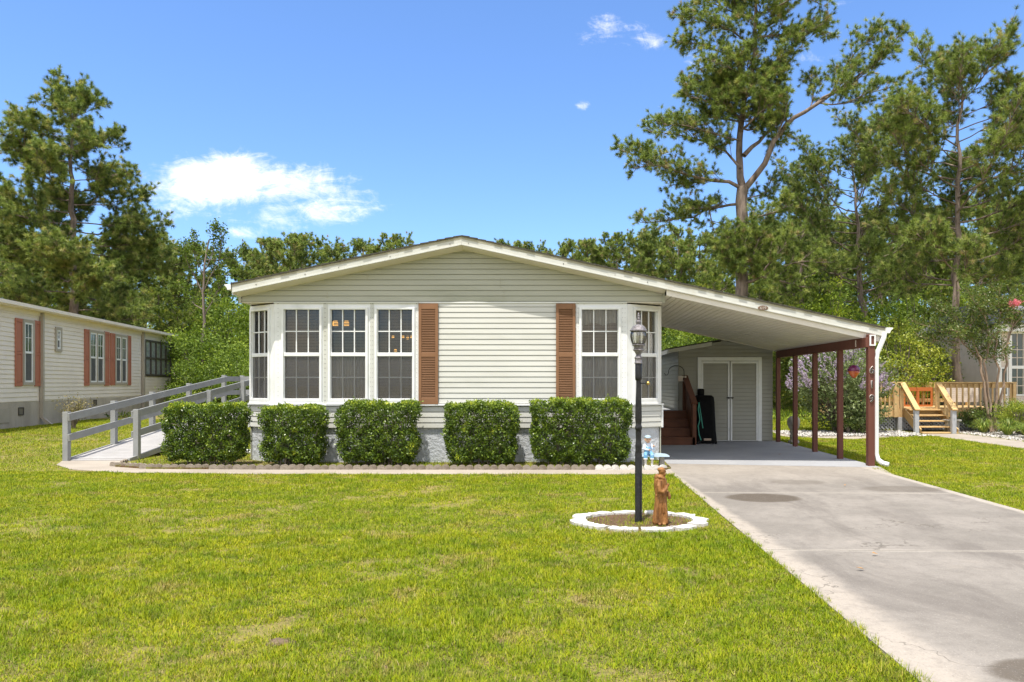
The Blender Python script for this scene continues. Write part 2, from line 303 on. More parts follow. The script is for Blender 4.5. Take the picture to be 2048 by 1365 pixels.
class MB:
    def __init__(s): s.v = []; s.f = []; s.m = []
    def poly(s, pts, mi=0):
        b = len(s.v); s.v += [tuple(p) for p in pts]; s.f.append(tuple(range(b, b+len(pts)))); s.m.append(mi); return s
    def hexa(s, p, mi=0):     # 8 points: bottom 4 ccw, top 4 ccw
        b = len(s.v); s.v += [tuple(q) for q in p]
        for q in ((0, 3, 2, 1), (4, 5, 6, 7), (0, 1, 5, 4), (1, 2, 6, 5), (2, 3, 7, 6), (3, 0, 4, 7)): s.f.append(tuple(b+i for i in q)); s.m.append(mi)
        return s
    def box(s, x0, x1, y0, y1, z0, z1, mi=0):
        return s.hexa([(x0, y0, z0), (x1, y0, z0), (x1, y1, z0), (x0, y1, z0), (x0, y0, z1), (x1, y0, z1), (x1, y1, z1), (x0, y1, z1)], mi)
    def fbox(s, F, u0, u1, z0, z1, n0, n1, mi=0):
        return s.hexa([F.p(u0, z0, n1), F.p(u1, z0, n1), F.p(u1, z0, n0), F.p(u0, z0, n0), F.p(u0, z1, n1), F.p(u1, z1, n1), F.p(u1, z1, n0), F.p(u0, z1, n0)], mi)
    def bar(s, a, b, w, h, up=(0, 0, 1), mi=0):      # a board from a to b, w across, h along up
        a, b = Vector(a), Vector(b); d = (b-a).normalized(); sd = d.cross(Vector(up)).normalized()*w/2; up = sd.cross(d).normalized()*h/2
        return s.hexa([a-sd-up, a+sd-up, b+sd-up, b-sd-up, a-sd+up, a+sd+up, b+sd+up, b-sd+up], mi)
    def tube(s, pts, rad, n=8, cap=True, sx=1, mi=0):
        pts = [Vector(p) for p in pts]; k = len(pts); rad = rad if hasattr(rad, '__len__') else [rad]*k
        b = len(s.v); ref = Vector((.13, .97, .2)).normalized()
        for i, p in enumerate(pts):
            d = (pts[min(i+1, k-1)]-pts[max(i-1, 0)]).normalized()
            a = d.cross(ref)
            if a.length < .15: a = d.cross(Vector((1, 0, 0)))
            a.normalize(); c = d.cross(a)
            for j in range(n):
                th = 2*math.pi*j/n; s.v.append(tuple(p + a*math.cos(th)*rad[i]*sx + c*math.sin(th)*rad[i]))
        for i in range(k-1):
            for j in range(n): s.f.append((b+i*n+j, b+i*n+(j+1) % n, b+(i+1)*n+(j+1) % n, b+(i+1)*n+j)); s.m.append(mi)
        if cap: s.f.append(tuple(b+j for j in range(n))[::-1]); s.f.append(tuple(b+(k-1)*n+j for j in range(n))); s.m += [mi, mi]
        return s
    def lathe(s, c, prof, n=24, flute=None, mi=0, sx=1, sy=1):       # prof: (radius, z)
        b = len(s.v); c = Vector(c)
        for r, z in prof:
            for j in range(n):
                th = 2*math.pi*j/n; rr = r*(flute(th, z) if flute else 1); s.v.append((c.x+rr*math.cos(th)*sx, c.y+rr*math.sin(th)*sy, c.z+z))
        for i in range(len(prof)-1):
            for j in range(n): s.f.append((b+i*n+j, b+i*n+(j+1) % n, b+(i+1)*n+(j+1) % n, b+(i+1)*n+j)); s.m.append(mi)
        s.f.append(tuple(b+j for j in range(n))[::-1]); s.f.append(tuple(b+(len(prof)-1)*n+j for j in range(n))); s.m += [mi, mi]
        return s
    def ball(s, c, r, n=16, m=10, fn=None, mi=0, rot=None):
        r = r if hasattr(r, '__len__') else (r, r, r); b = len(s.v); c = Vector(c)
        for i in range(m+1):
            ph = math.pi*i/m
            for j in range(n):
                th = 2*math.pi*j/n; d = Vector((math.sin(ph)*math.cos(th), math.sin(ph)*math.sin(th), math.cos(ph)))
                k = fn(d) if fn else 1; q = Vector((d.x*r[0]*k, d.y*r[1]*k, d.z*r[2]*k))
                if rot: q = rot @ q
                s.v.append(tuple(c+q))
        for i in range(m):
            for j in range(n): s.f.append((b+i*n+j, b+(i+1)*n+j, b+(i+1)*n+(j+1) % n, b+i*n+(j+1) % n)); s.m.append(mi)
        return s
    def build(s, name, mt, parent=None, smooth=False, bevel=0, local=False, remesh=0, subsurf=0):
        me = bpy.data.meshes.new(name); me.from_pydata(s.v, [], s.f); me.update()
        o = link(name, me, mt, parent, local)
        if any(s.m): me.polygons.foreach_set('material_index', s.m)
        if smooth: me.polygons.foreach_set('use_smooth', [True]*len(me.polygons))
        if bevel:
            b = o.modifiers.new('bevel', 'BEVEL'); b.width = bevel; b.segments = 2; b.limit_method = 'ANGLE'
        if remesh:
            r = o.modifiers.new('remesh', 'REMESH'); r.mode = 'VOXEL'; r.voxel_size = remesh; r.use_smooth_shade = True
            q = o.modifiers.new('smooth', 'SMOOTH'); q.factor = .5; q.iterations = 3
        return o
def npmesh(name, V, nper, mt, parent=None, tone=None, local=False):   # V: (k, nper, 3) polygons
    V = np.ascontiguousarray(V, dtype=np.float32); k = V.shape[0]
    me = bpy.data.meshes.new(name); me.vertices.add(k*nper); me.vertices.foreach_set('co', V.reshape(-1))
    me.loops.add(k*nper); me.loops.foreach_set('vertex_index', np.arange(k*nper, dtype=np.int32))
    me.polygons.add(k); me.polygons.foreach_set('loop_start', np.arange(0, k*nper, nper, dtype=np.int32))
    me.polygons.foreach_set('loop_total', np.full(k, nper, dtype=np.int32)); me.update(calc_edges=True)
    if tone is not None:
        a = me.attributes.new('tone', 'FLOAT', 'POINT'); a.data.foreach_set('value', np.repeat(tone, nper).astype(np.float32))
    return link(name, me, mt, parent, local)
def unit(a): return a/np.maximum(np.linalg.norm(a, axis=-1, keepdims=True), 1e-9)
def leaves(cen, L, rng, up=.25, wid=.5, out=None, ob=.0):    # rhombic leaves at cen
    k = len(cen); d = rng.normal(size=(k, 3)); d[:, 2] += up
    if out is not None: d += out*ob
    d = unit(d); r = unit(np.cross(d, rng.normal(size=(k, 3)))); L = (L*rng.uniform(.65, 1.3, k))[:, None]
    a = cen-d*L*.5; b = cen+r*L*wid*.5; c = cen+d*L*.5; e = cen-r*L*wid*.5
    return np.stack([a, b, c, e], 1)
def needles(cen, ax, n, L, w, rng, spread=.6):
    k = len(cen); c = np.repeat(cen, n, 0); a = np.repeat(ax, n, 0)
    d = unit(a + rng.normal(size=(k*n, 3))*spread); LL = (L*rng.uniform(.7, 1.25, k*n))[:, None]
    s = unit(np.cross(d, rng.normal(size=(k*n, 3))))*w*.5; b = c + a*rng.uniform(-.5, .2, (k*n, 1))*L*.8
    tip = b+d*LL; tip[:, 2] -= LL[:, 0]*.08
    return np.stack([b-s, b+s, tip], 1)
# ------------------------------------------------------------------ the ground
def gz(x, y):
    s = min(max((-x-9.6)/5, 0), 1); return .2*s*s*(3-2*s)*min(max((y-13)/3, 0), 1)
gxs = sorted(set([-700, -300, -150, -80, -50, -30] + [-24+i*.8 for i in range(19)] + [-8, -4, 0, 4, 8, 12, 20, 30, 50, 80, 150, 300, 700]))
gys = sorted(set([-300, -100, -30, -10, 0, 4, 8, 12] + [13+i*.75 for i in range(9)] + [22, 26, 30, 36, 45, 60, 90, 150, 300, 800, 1500]))
mb = MB(); mb.v = [(x, y, gz(x, y)-.004) for y in gys for x in gxs]; nx = len(gxs)
mb.f = [(j*nx+i, j*nx+i+1, (j+1)*nx+i+1, (j+1)*nx+i) for j in range(len(gys)-1) for i in range(nx-1)]; mb.m = [0]*len(mb.f)
tag(mb.build('ground', M['lawn'], smooth=True), 'mown yellow green lawn around the house', kind='structure')
def sheet(name, pts, z, m, label, thick=.05):
    mb = MB(); top = [(x, y, z) for x, y in pts]; bot = [(x, y, z-thick) for x, y in pts]; mb.poly(top)
    for i in range(len(pts)):
        j = (i+1) % len(pts); mb.poly([bot[i], bot[j], top[j], top[i]])
    return tag(mb.build(name, M[m]), label, kind='structure')
sheet('driveway', [(1.72, -3), (5.17, -3), (5.19, 11.8), (5.42, 12.82), (1.84, 13.42), (1.72, 12.6)], .012, 'drive', 'stained grey concrete driveway with joints')
sheet('carport_floor', [(1.84, 13.42), (5.42, 12.82), (5.36, 18.7), (1.84, 18.7)], .016, 'slab', 'grey painted concrete floor under the carport')
wk = [(-9.35, 13.98), (-9.0, 13.3), (-8.3, 12.6), (-7.2, 12.12), (-5, 11.95), (1.72, 11.88), (1.72, 12.5), (-5, 12.52), (-7.0, 12.62), (-7.75, 12.95), (-8.1, 13.6), (-8.12, 13.98)]
sheet('walkway', wk, .008, 'walk', 'narrow pale concrete walk between lawn and hedge bed')
sheet('planting_bed', [(-7.75, 12.95), (-7.0, 12.62), (-5, 12.54), (1.72, 12.52), (1.8, 12.62), (1.84, 13.9), (-5.9, 13.9), (-7.7, 14.0)], .035, 'bed', 'thin grassy brown bed in front of the house', .04)
sheet('garden_path', [(10.15, 8), (11.35, 8), (11.35, 21.4), (10.15, 21.4)], .008, 'walk', 'pale concrete path to the deck steps')
sheet('gravel_bed', [(11.4, 15.0), (17, 15.0), (17, 22.7), (11.4, 22.7)], .004, 'gravelm', 'pale pebble bed beside the deck')
sheet('shrub_bed', [(5.9, 20.2), (7.5, 19.4), (9.9, 20.6), (10.1, 22.6), (6.2, 22.6)], .004, 'gravelm', 'pale pebble bed under the lilac shrub')
rng = np.random.default_rng(3)
def pebbles(name, n, x0, x1, y0, y1, label):
    c = np.stack([rng.uniform(x0, x1, n), rng.uniform(y0, y1, n), np.full(n, .02)], 1)
    V = leaves(c, .09, rng, 0, .8); V[..., 2] = .012+abs(V[..., 2]-.02)
    tag(npmesh(name, V, 4, M['stone'], tone=rng.random(n)), label, 'gravel', kind='stuff')
pebbles('gravel', 6500, 11.4, 16, 15.2, 22.6, 'loose white pebbles in the bed by the deck')
pebbles('gravel', 3000, 6.2, 10.0, 20.3, 22.5, 'loose white pebbles around the lilac shrub')
# ------------------------------------------------------------------ grass blades
def inpoly(x, y, poly):
    c = np.zeros(len(x), bool); n = len(poly); j = n-1
    for i in range(n):
        xi, yi = poly[i]; xj, yj = poly[j]
        c ^= ((yi > y) != (yj > y)) & (x < (xj-xi)*(y-yi)/(yj-yi+1e-12)+xi); j = i
    return c
RING = (.785, 7.84, .70, .57)
def grass(n, x0, x1, y0, y1, L, keep, den=None, zf=None, z0=0.):
    x = rng.uniform(x0, x1, n); y = rng.uniform(y0, y1, n); k = keep(x, y)
    if den is not None: k &= rng.random(n) < den(x, y)
    x, y = x[k], y[k]; k = len(x)
    z = np.full(k, z0) if zf is None else np.array([zf(a, b) for a, b in zip(x, y)])
    th_ = np.sin(x*1.9+1.3*np.sin(y*2.3))*np.sin(y*2.1+1.7*np.sin(x*1.4))+.6*np.sin(x*7.1+2*np.sin(y*5.2))*np.sin(y*6.3+2*np.sin(x*6.1))+.5*np.sin(x*17+2*np.sin(y*13))*np.sin(y*15+2*np.sin(x*11))
    kk = rng.random(k) < np.clip(1.1-.95*np.clip(th_-.35, 0, 1), .12, 1); x, y, z = x[kk], y[kk], z[kk]; k = len(x)
    a = rng.uniform(0, 2*np.pi, k); le = rng.uniform(.3, 1.5, k); l = L*rng.uniform(.5, 1.3, k)*(1+.0*y)
    cl = .5+.5*np.sin(x*5.1+np.sin(y*3.3)*2)*np.sin(y*4.3+np.sin(x*2.7)*2); l = l*(.55+.7*cl)*(1+.5*np.sin(x*37+3*np.sin(y*29))*np.sin(y*41+3*np.sin(x*33)))
    d = np.stack([np.cos(a)*np.sin(le), np.sin(a)*np.sin(le), np.cos(le)], 1); w = .0035+.0009*y*.5
    s = np.stack([-np.sin(a), np.cos(a), np.zeros(k)], 1)*w[:, None]*.5
    b = np.stack([x, y, z], 1); t_ = b+d*l[:, None]
    return np.stack([b-s, b+s, t_], 1)
bedp = [(-7.75, 12.95), (-7.0, 12.62), (-5, 12.54), (1.72, 12.52), (1.84, 13.9), (-5.9, 13.9), (-7.7, 14.0)]
def ring_in(x, y): return ((x-RING[0])/RING[2])**2+((y-RING[1])/RING[3])**2
def front(x, y):
    lim = 1.74+.02*np.sin(y*9)+.015*np.sin(y*23)
    return (x < lim) & (x > -.80*y-2.2) & ~inpoly(x, y, wk) & ~inpoly(x, y, bedp) & (y < np.interp(x, [-20, -9.4, -8.3, -7.2, -5, 2], [30, 14, 12.6, 12.12, 11.95, 11.88])+.03) & (ring_in(x, y) > 1)
G = [grass(900000, -8, 1.8, 2.4, 7.2, .036, front), grass(620000, -10.6, 1.8, 7.2, 12.3, .036, front)]
lf = lambda x, y: (x > -.78*y-.5) & (x < -8.2) & ~((x > -9.42) & (x < -8) & (y > 13.9) & (y < 21)) & ~inpoly(x, y, wk) & (x > -15.1-.2*(y-20))
G.append(grass(330000, -20, -8.2, 12.0, 26, .045, lf, zf=gz))
G.append(grass(110000, -9.5, -5.85, 13.9, 30, .07, lambda x, y: ~((x < -8.0) & (y < 21))))
rt = lambda x, y: (x > 5.19+.02*np.sin(y*11)+.22*(y > 12.7)) & (x < .66*y+4.5) & ~((x > 10.13) & (x < 11.37)) & ~((x > 11.4) & (y > 15)) & ~inpoly(x, y, [(5.9, 20.2), (7.5, 19.4), (9.9, 20.6), (10.1, 22.6), (6.2, 22.6)])
G.append(grass(620000, 5.1, 14, 4.5, 14, .038, rt)); G.append(grass(330000, 5.1, 15, 14, 22.6, .045, rt))
G.append(grass(90000, 3.5, 10, 22.6, 34, .08, lambda x, y: x > 0))
G.append(grass(26000, -7.8, 1.8, 12.55, 13.9, .05, lambda x, y: inpoly(x, y, bedp), lambda x, y: .35+.65*(np.sin(x*3+1)*np.sin(y*5) > 0), z0=.035))
G.append(grass(7000, 0, 1.6, 7.2, 8.5, .045, lambda x, y: ring_in(x, y) < .85, lambda x, y: np.clip(1.2-(y-7.5)*1.4+.5*np.sin(x*9), .12, 1)))
V = np.concatenate(G)
tag(npmesh('grass', V, 3, M['grass'], tone=rng.random(len(V))), 'short green grass blades over the whole lawn', kind='stuff')
print('grass', len(V))
mb = MB()
for (px, py) in ((562, 1287),):
    p = P(px, py, H*1500/(py-767)); mb.ball((p.x, p.y, 0), (.075, .06, .02), 12, 6, lambda d: 1+.3*math.sin(d.x*9+d.y*7))
    tag(mb.build('ant_hill', M['dirt'], smooth=True), 'low brown ant mound in the grass near the bottom middle', 'ant hill'); mb = MB()
# ------------------------------------------------------------------ the mobile home
YF = 13.4; YR = 13.1
fx = lambda px: (px-1128)*YF/1500
fz = lambda py: H-(py-767)*YF/1500
RX, RZ = -1.79, 4.035
XL, XR, XC = -5.79, 1.79, 5.61
def top(x): return RZ-(.2085*(RX-x) if x < RX else .217*(x-RX))
F0 = Fr((0, YF, 0), (1, 0, 0))
AL, BL = (fx(549), YF), (XL, YF+.45); AR, BR = (fx(1254), YF), (XR, YF+.45)
FL = Fr((BL[0], BL[1], 0), (AL[0]-BL[0], AL[1]-BL[1], 0)); FR = Fr((AR[0], AR[1], 0), (BR[0]-AR[0], BR[1]-AR[1], 0))
LL = math.hypot(AL[0]-BL[0], .45); LR = math.hypot(BR[0]-AR[0], .45)
home = thing('mobile_home', (-2, YF, 0), 'wide cream mobile home with a low gable roof and brown shutters', 'house')
def siding(mb, F, u0, u1, z0, z1, c=.096, clip=None, n=.011, n0=.001, g=.011):
    z = z0
    while z < z1-.001:
        zt = min(z+c, z1); a0, b0, a1, b1 = u0, u1, u0, u1
        if clip:
            a0, b0 = clip(z); a1, b1 = clip(zt); a0 = max(a0, u0); a1 = max(a1, u0); b0 = min(b0, u1); b1 = min(b1, u1)
            if b0 <= a0: break
            if b1 < a1: a1 = b1 = (a1+b1)/2
        mb.poly([F.p(a0, z+g, n), F.p(b0, z+g, n), F.p(b1, zt, n0+.002), F.p(a1, zt, n0+.002)])
        mb.poly([F.p(a0, z+g, -.012), F.p(b0, z+g, -.012), F.p(b0, z+g, n), F.p(a0, z+g, n)]); mb.poly([F.p(a0, z-.003, -.012), F.p(b0, z-.003, -.012), F.p(b0, z+g, -.012), F.p(a0, z+g, -.012)])
        z += c
ZB, ZS, ZT = fz(857), fz(808.5), fz(604)
# gable
def gclip(z):
    zz = z+.215; return (RX-(RZ-zz)/.2085, RX+(RZ-zz)/.217)
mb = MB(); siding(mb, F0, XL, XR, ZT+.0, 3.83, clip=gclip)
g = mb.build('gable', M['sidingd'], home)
for sx_, sy_, sn_ in ((943, 513, 2), (1001, 556, 2), (1008, 578, 2), (655, 585, 1), (1168, 600, 1), (735, 548, 1)):
    mb = MB(); mb.box(fx(sx_)-.002, fx(sx_)+.002, YF-.0125, YF, fz(sy_)-.096*sn_, fz(sy_)); mb.build('siding_seam', M['beige'], g)
mb = MB()          # solid behind gable, underside and corner boards
mb.poly([(XL, YF+.02, ZT), (XR, YF+.02, ZT), (XR, YF+.02, top(XR)-.2), (RX, YF+.02, RZ-.2), (XL, YF+.02, top(XL)-.2)])
mb.box(XL, XR, YF+.001, YF+.5, ZT-.012, ZT-.001)
mb.build('gable_underside', M['soffit'], home)
mb = MB(); mb.box(XL-.012, XL+.03, YF-.03, YF+.05, ZT-.02, top(XL)-.2); mb.build('gable_corner_trim', M['sidingd'], home); mb = MB(); mb.box(XR-.03, XR+.012, YF-.03, YF+.05, ZT-.02, top(XR)-.2)
mb.build('gable_corner_trim', M['sidingd'], home)
# main siding
mb = MB(); siding(mb, F0, fx(837.5), fx(1152.5), ZS, ZT-.002)
siding(mb, F0, AL[0], AR[0], ZB, ZS-.03)
siding(mb, FL, 0, LL, ZB, ZS-.03); siding(mb, FR, 0, LR, ZB, ZS-.03)
mb.build('front_wall', M['siding'], home)
mb = MB(); mb.poly([(fx(837.5), YF+.02, ZS), (fx(1152.5), YF+.02, ZS), (fx(1152.5), YF+.02, ZT), (fx(837.5), YF+.02, ZT)])
mb.poly([(AL[0], YF+.02, ZB), (AR[0], YF+.02, ZB), (AR[0], YF+.02, ZS), (AL[0], YF+.02, ZS)])
for F, L in ((FL, LL), (FR, LR)): mb.poly([F.p(0, ZB, -.02), F.p(L, ZB, -.02), F.p(L, ZS, -.02), F.p(0, ZS, -.02)])
mb.box(XL, XL+.02, YF+.45, 27, .05, 3.1); mb.box(XR-.02, XR, YF+.45, 27, .05, 3.0); mb.box(XL+.02, XR-.02, 26.9, 27, .05, 3.0)
mb.build('wall_core', M['sidingd'], home)
mb = MB(); Fs = Fr((XR, YF+.45, 0), (0, 1, 0)); siding(mb, Fs, 0, 13.1, ZB, 2.95); mb.build('side_wall', M['siding'], home); mb = MB(); Fs = Fr((XL, 27, 0), (0, -1, 0)); siding(mb, Fs, 0, 13.1, ZB, 3.0)
mb.build('side_wall', M['siding'], home)
# sill cap and corner trims on the lower siding
mb = MB(); mb.fbox(F0, AL[0]-.01, AR[0]+.01, ZS-.03, ZS, 0, .045); mb.fbox(FL, -.035, LL-.0, ZS-.03, ZS-.001, 0, .044); mb.fbox(FR, 0, LR+.035, ZS-.03, ZS-.001, 0, .044)
mb.fbox(FL, -.035, .0, ZB-.01, ZS-.031, -.03, .03); mb.fbox(FR, LR, LR+.035, ZB-.01, ZS-.031, -.03, .03)
mb.fbox(F0, fx(837.5), fx(1152.5), ZT-.025, ZT-.003, .0, .02)
mb.build('sill_trim', M['white'], home, bevel=.004)
# foundation
mb = MB()
q = [(XL+.02, 26.9), (XL+.02, BL[1]+.02), (AL[0]+.01, YF+.03), (AR[0]-.01, YF+.03), (XR-.03, BR[1]+.02), (XR-.03, 26.9)]
for i in range(5): mb.poly([(q[i][0], q[i][1], -.05), (q[i+1][0], q[i+1][1], -.05), (q[i+1][0], q[i+1][1], ZB+.02), (q[i][0], q[i][1], ZB+.02)])
mb.poly([(a, b, ZB+.018) for a, b in q]); mb.build('foundation', M['stucco'], home)
# white window panels with their openings
def holes(mb, F, u0, u1, z0, z1, hs, n0, n1):
    cur = u0
    for (a, b, c, d) in hs:
        if a > cur: mb.fbox(F, cur, a, z0, z1, n0, n1)
        mb.fbox(F, a, b, z0, c, n0, n1); mb.fbox(F, a, b, d, z1, n0, n1); cur = b
    if u1 > cur: mb.fbox(F, cur, u1, z0, z1, n0, n1)
gz0, gz1, gzm = fz(797.5), fz(620), fz(709.5)
def window(F, u0, u1, curtain=None, blinds=True, zt=gz1, label=None):
    fr = .042; c = F.p((u0+u1)/2, 0)
    mb = MB(); holes(mb, F, u0-fr, u1+fr, gz0-fr*1.3, zt+fr, [(u0, u1, gz0, zt)], -.06, .045)
    mb.fbox(F, u0, u1, gzm-.033, gzm+.033, -.05, .028)
    mb.fbox(F, u0+.0, u0+.012, gz0, zt, -.05, .015); mb.fbox(F, u1-.012, u1, gz0, zt, -.05, .015)
    o = mb.build('window', M['white'], home, bevel=.006)
    # sloping apron under the frame
    mb = MB(); mb.hexa([F.p(u0-fr-.02, gz0-fr*1.3-.06, .002), F.p(u1+fr+.02, gz0-fr*1.3-.06, .002), F.p(u1+fr, gz0-fr*1.3, .002), F.p(u0-fr, gz0-fr*1.3, .002),
                        F.p(u0-fr-.02, gz0-fr*1.3-.05, .05), F.p(u1+fr+.02, gz0-fr*1.3-.05, .05), F.p(u1+fr, gz0-fr*1.3, .045), F.p(u0-fr, gz0-fr*1.3, .045)]); mb.build('sill', M['white'], o)
    mb = MB(); w = u1-u0; t_ = .009
    for za, zb in ((gz0, gzm-.03), (gzm+.03, zt)):
        for k in (1, 2): mb.fbox(F, u0+w*k/3-t_, u0+w*k/3+t_, za, zb, -.026, -.008)
        zc = (za+zb)/2; mb.fbox(F, u0+.012, u1-.012, zc-t_, zc+t_, -.025, -.007)
    mb.build('muntins', M['white'], o)
    mb = MB(); mb.fbox(F, u0, u1, gz0, zt, -.034, -.030); mb.build('pane', M['glass'], o)
    mb = MB(); mb.poly([F.p(u0, gz0, .004), F.p(u1, gz0, .004), F.p(u1, gzm-.02, .004), F.p(u0, gzm-.02, .004)]); mb.build('screen', M['screen'], o)
    if blinds:
        mb = MB(); z = gz0+.02
        while z < zt-.02: 
            mb.poly([F.p(u0+.01, z, -.125), F.p(u1-.01, z, -.125), F.p(u1-.01, z+.019, -.112), F.p(u0+.01, z+.019, -.112)]); z += .027
        for k in (.2, .8): mb.fbox(F, u0+w*k-.004, u0+w*k+.004, gz0, zt, -.13, -.128)
        mb.build('blinds', M['blind'], o)
    for (ca, cb, za, zb) in (curtain or []):
        mb = MB(); n = 60
        for i in range(n):
            a = ca+(cb-ca)*i/n; b = ca+(cb-ca)*(i+1)/n; f = lambda s: -.085+.015*math.sin(s*70)+.008*math.sin(s*171)
            dz = (lambda s: za+(.05*abs(math.sin(s*9)) if za > gzm else 0))
            mb.poly([F.p(a, dz(a), f(a)), F.p(b, dz(b), f(b)), F.p(b, zb, f(b)), F.p(a, zb, f(a))])
        mb.build('curtain', M['curtain'], o)
    if label: o['label'] = label
    return o
W1, W2, W3, W4 = [(fx(a), fx(b)) for a, b in ((568.5, 640), (661.5, 732), (754.5, 825.5), (1163, 1236.5))]
def h(ws): return [(a-.03, b+.03, gz0-.03, gz1+.03) for a, b in ws]
mb = MB(); holes(mb, F0, AL[0], fx(837.5), ZS+.001, ZT-.001, h((W1, W2, W3)), -.05, .012)
mb.build('window_wall', M['white'], home); mb = MB()
holes(mb, F0, fx(1152.5), AR[0], ZS+.001, ZT-.001, h((W4,)), -.05, .012)
WL = (LL*.10, LL*.80); WR = (LR*.22, LR*.86)
mb.build('window_wall', M['white'], home); mb = MB(); holes(mb, FL, 0, LL, ZS+.001, ZT-.04, h((WL,)), -.05, .011); mb.build('window_wall', M['white'], home); mb = MB(); holes(mb, FR, 0, LR, ZS+.001, ZT-.04, h((WR,)), -.05, .011)
mb.build('window_wall', M['white'], home)
mb = MB()   # mullion covers between the windows, and head trim
for a, b in ((645, 658), (739, 750.5)): mb.fbox(F0, fx(a)+.02, fx(b)-.02, ZS+.003, ZT-.03, .012, .02)
mb.fbox(F0, AL[0], fx(837.5), ZT-.03, ZT-.004, .012, .035); mb.build('head_trim', M['fascia'], home); mb = MB(); mb.fbox(F0, fx(1152.5), AR[0], ZT-.03, ZT-.004, .012, .035)
mb.build('head_trim', M['fascia'], home)
mb = MB()
for s in (0, 1):        # rivets of the window wall
    for px in ((557, 652, 650, 742, 746, 834) if s == 0 else (1156, 1245, 1250)):
        for i in range(22): zz = ZS+.06+i*(ZT-ZS-.1)/21; mb.fbox(F0, fx(px)-.004, fx(px)+.004, zz, zz+.008, .0205, .0235)
mb.build('rivets', M['bronze'], home)
wa = window(F0, *W1); wb = window(F0, *W2, curtain=[(W2[0], W2[1], gz0, gzm)])
wc = window(F0, *W3); wd = window(F0, *W4, curtain=[(W4[0], W4[1], gz0, gzm-.02), (W4[0]+.02, W4[1]-.02, gz1-.28, gz1)])
we = window(FL, *WL); wf = window(FR, *WR, curtain=[(WR[0], WR[1], gz0, gzm-.02)])
# shutters
def shutter(u0, u1, z0, z1, F=F0, m='shutter', parent=None, panel=False, nm='shutter'):
    mb = MB(); fr = .052 if not panel else .05; zm = z0+(z1-z0)*.49; n1 = .05
    mb.fbox(F, u0, u0+fr, z0, z1, .018, n1); mb.fbox(F, u1-fr, u1, z0, z1, .018, n1)
    mb.fbox(F, u0+fr, u1-fr, z0, z0+.11, .018, n1-.002); mb.fbox(F, u0+fr, u1-fr, z1-.10, z1, .018, n1-.002); mb.fbox(F, u0+fr, u1-fr, zm-.035, zm+.035, .018, n1-.002)
    mb.fbox(F, u0+.01, u1-.01, z0+.01, z1-.01, .017, .022)
    if not panel:
        for za, zb in ((z0+.11, zm-.035), (zm+.035, z1-.10)):
            n = int((zb-za)/.030)
            for i in range(n):
                z = za+(zb-za)*i/n
                mb.hexa([F.p(u0+fr, z, .046), F.p(u1-fr, z, .046), F.p(u1-fr, z+.012, .024), F.p(u0+fr, z+.012, .024), F.p(u0+fr, z+.009, .046), F.p(u1-fr, z+.009, .046), F.p(u1-fr, z+.022, .024), F.p(u0+fr, z+.022, .024)])
    else:
        for za, zb in ((z0+.12, zm-.05), (zm+.05, z1-.12)): mb.fbox(F, u0+fr+.02, u1-fr-.02, za, zb, .02, .042)
    return mb.build(nm, M[m], parent, bevel=.003)
shutter(fx(838), fx(877), fz(809), fz(608), parent=home); shutter(fx(1112), fx(1151), fz(809), fz(608), parent=home)
# roof, fascia and soffit
def roofseg(mb, x0, x1, y0, y1, a, b):    # slab between top()-a and top()-b
    mb.hexa([(x0, y0, top(x0)-b), (x1, y0, top(x1)-b), (x1, y1, top(x1)-b), (x0, y1, top(x0)-b), (x0, y0, top(x0)-a), (x1, y0, top(x1)-a), (x1, y1, top(x1)-a), (x0, y1, top(x0)-a)])
XS = fx(1296)*YR/YF
mb = MB(); rs = random.Random(5)
def shingles(mb, x0, x1, y0, y1):
    n = max(1, int(abs(x1-x0)/.14)); 
    for i in range(n):
        a = x0+(x1-x0)*i/n; b = x0+(x1-x0)*(i+1)/n; yj = rs.uniform(-.006, .012)
        lift = .012; za = top(a)+(lift if b > RX and a >= RX else 0)*0
        hi, lo = (a, b) if (a+b)/2 > RX else (b, a)       # uphill, downhill
        p = lambda x, y, dz: (x, y, top(x)+dz)
        v = [p(a, y0+yj, -.02), p(b, y0+yj, -.02), p(b, y1, -.02), p(a, y1, -.02), p(a, y0+yj, .012 if a == lo else .0), p(b, y0+yj, .012 if b == lo else .0), p(b, y1, .012 if b == lo else .0), p(a, y1, .012 if a == lo else 0)]
        mb.hexa(v)
shingles(mb, XL-.03, RX, YR-.02, 27.3); shingles(mb, RX, XS, YR-.02, 27.3); shingles(mb, XS, 2.05, YR-.02+.001, 27.3)
mb.build('roof', M['shingle'], home)
mb = MB()
for a, b in ((XL-.01, RX), (RX, XS)): roofseg(mb, a, b, YR, YR+.04, .02, .062)
mb.build('drip_edge', M['beige'], home)
mb = MB()
for a, b in ((XL-.01, RX-.001), (RX+.001, XS)):
    roofseg(mb, a, b, YR+.004, YR+.03, .062, .152); roofseg(mb, a, b, YR-.010, YR+.028, .152, .168)
mb.build('fascia', M['fascia'], home)
mb = MB()
for a, b in ((XL-.01, RX), (RX, XR)):
    mb.poly([(a, YR+.02, top(a)-.165), (b, YR+.02, top(b)-.165), (b, YF+.01, top(b)-.215), (a, YF+.01, top(a)-.215)][::-1])
mb.box(XL-.012, XL, YR+.02, 27, top(XL)-.2, top(XL)-.06)
mb.build('soffit', M['soffit'], home)
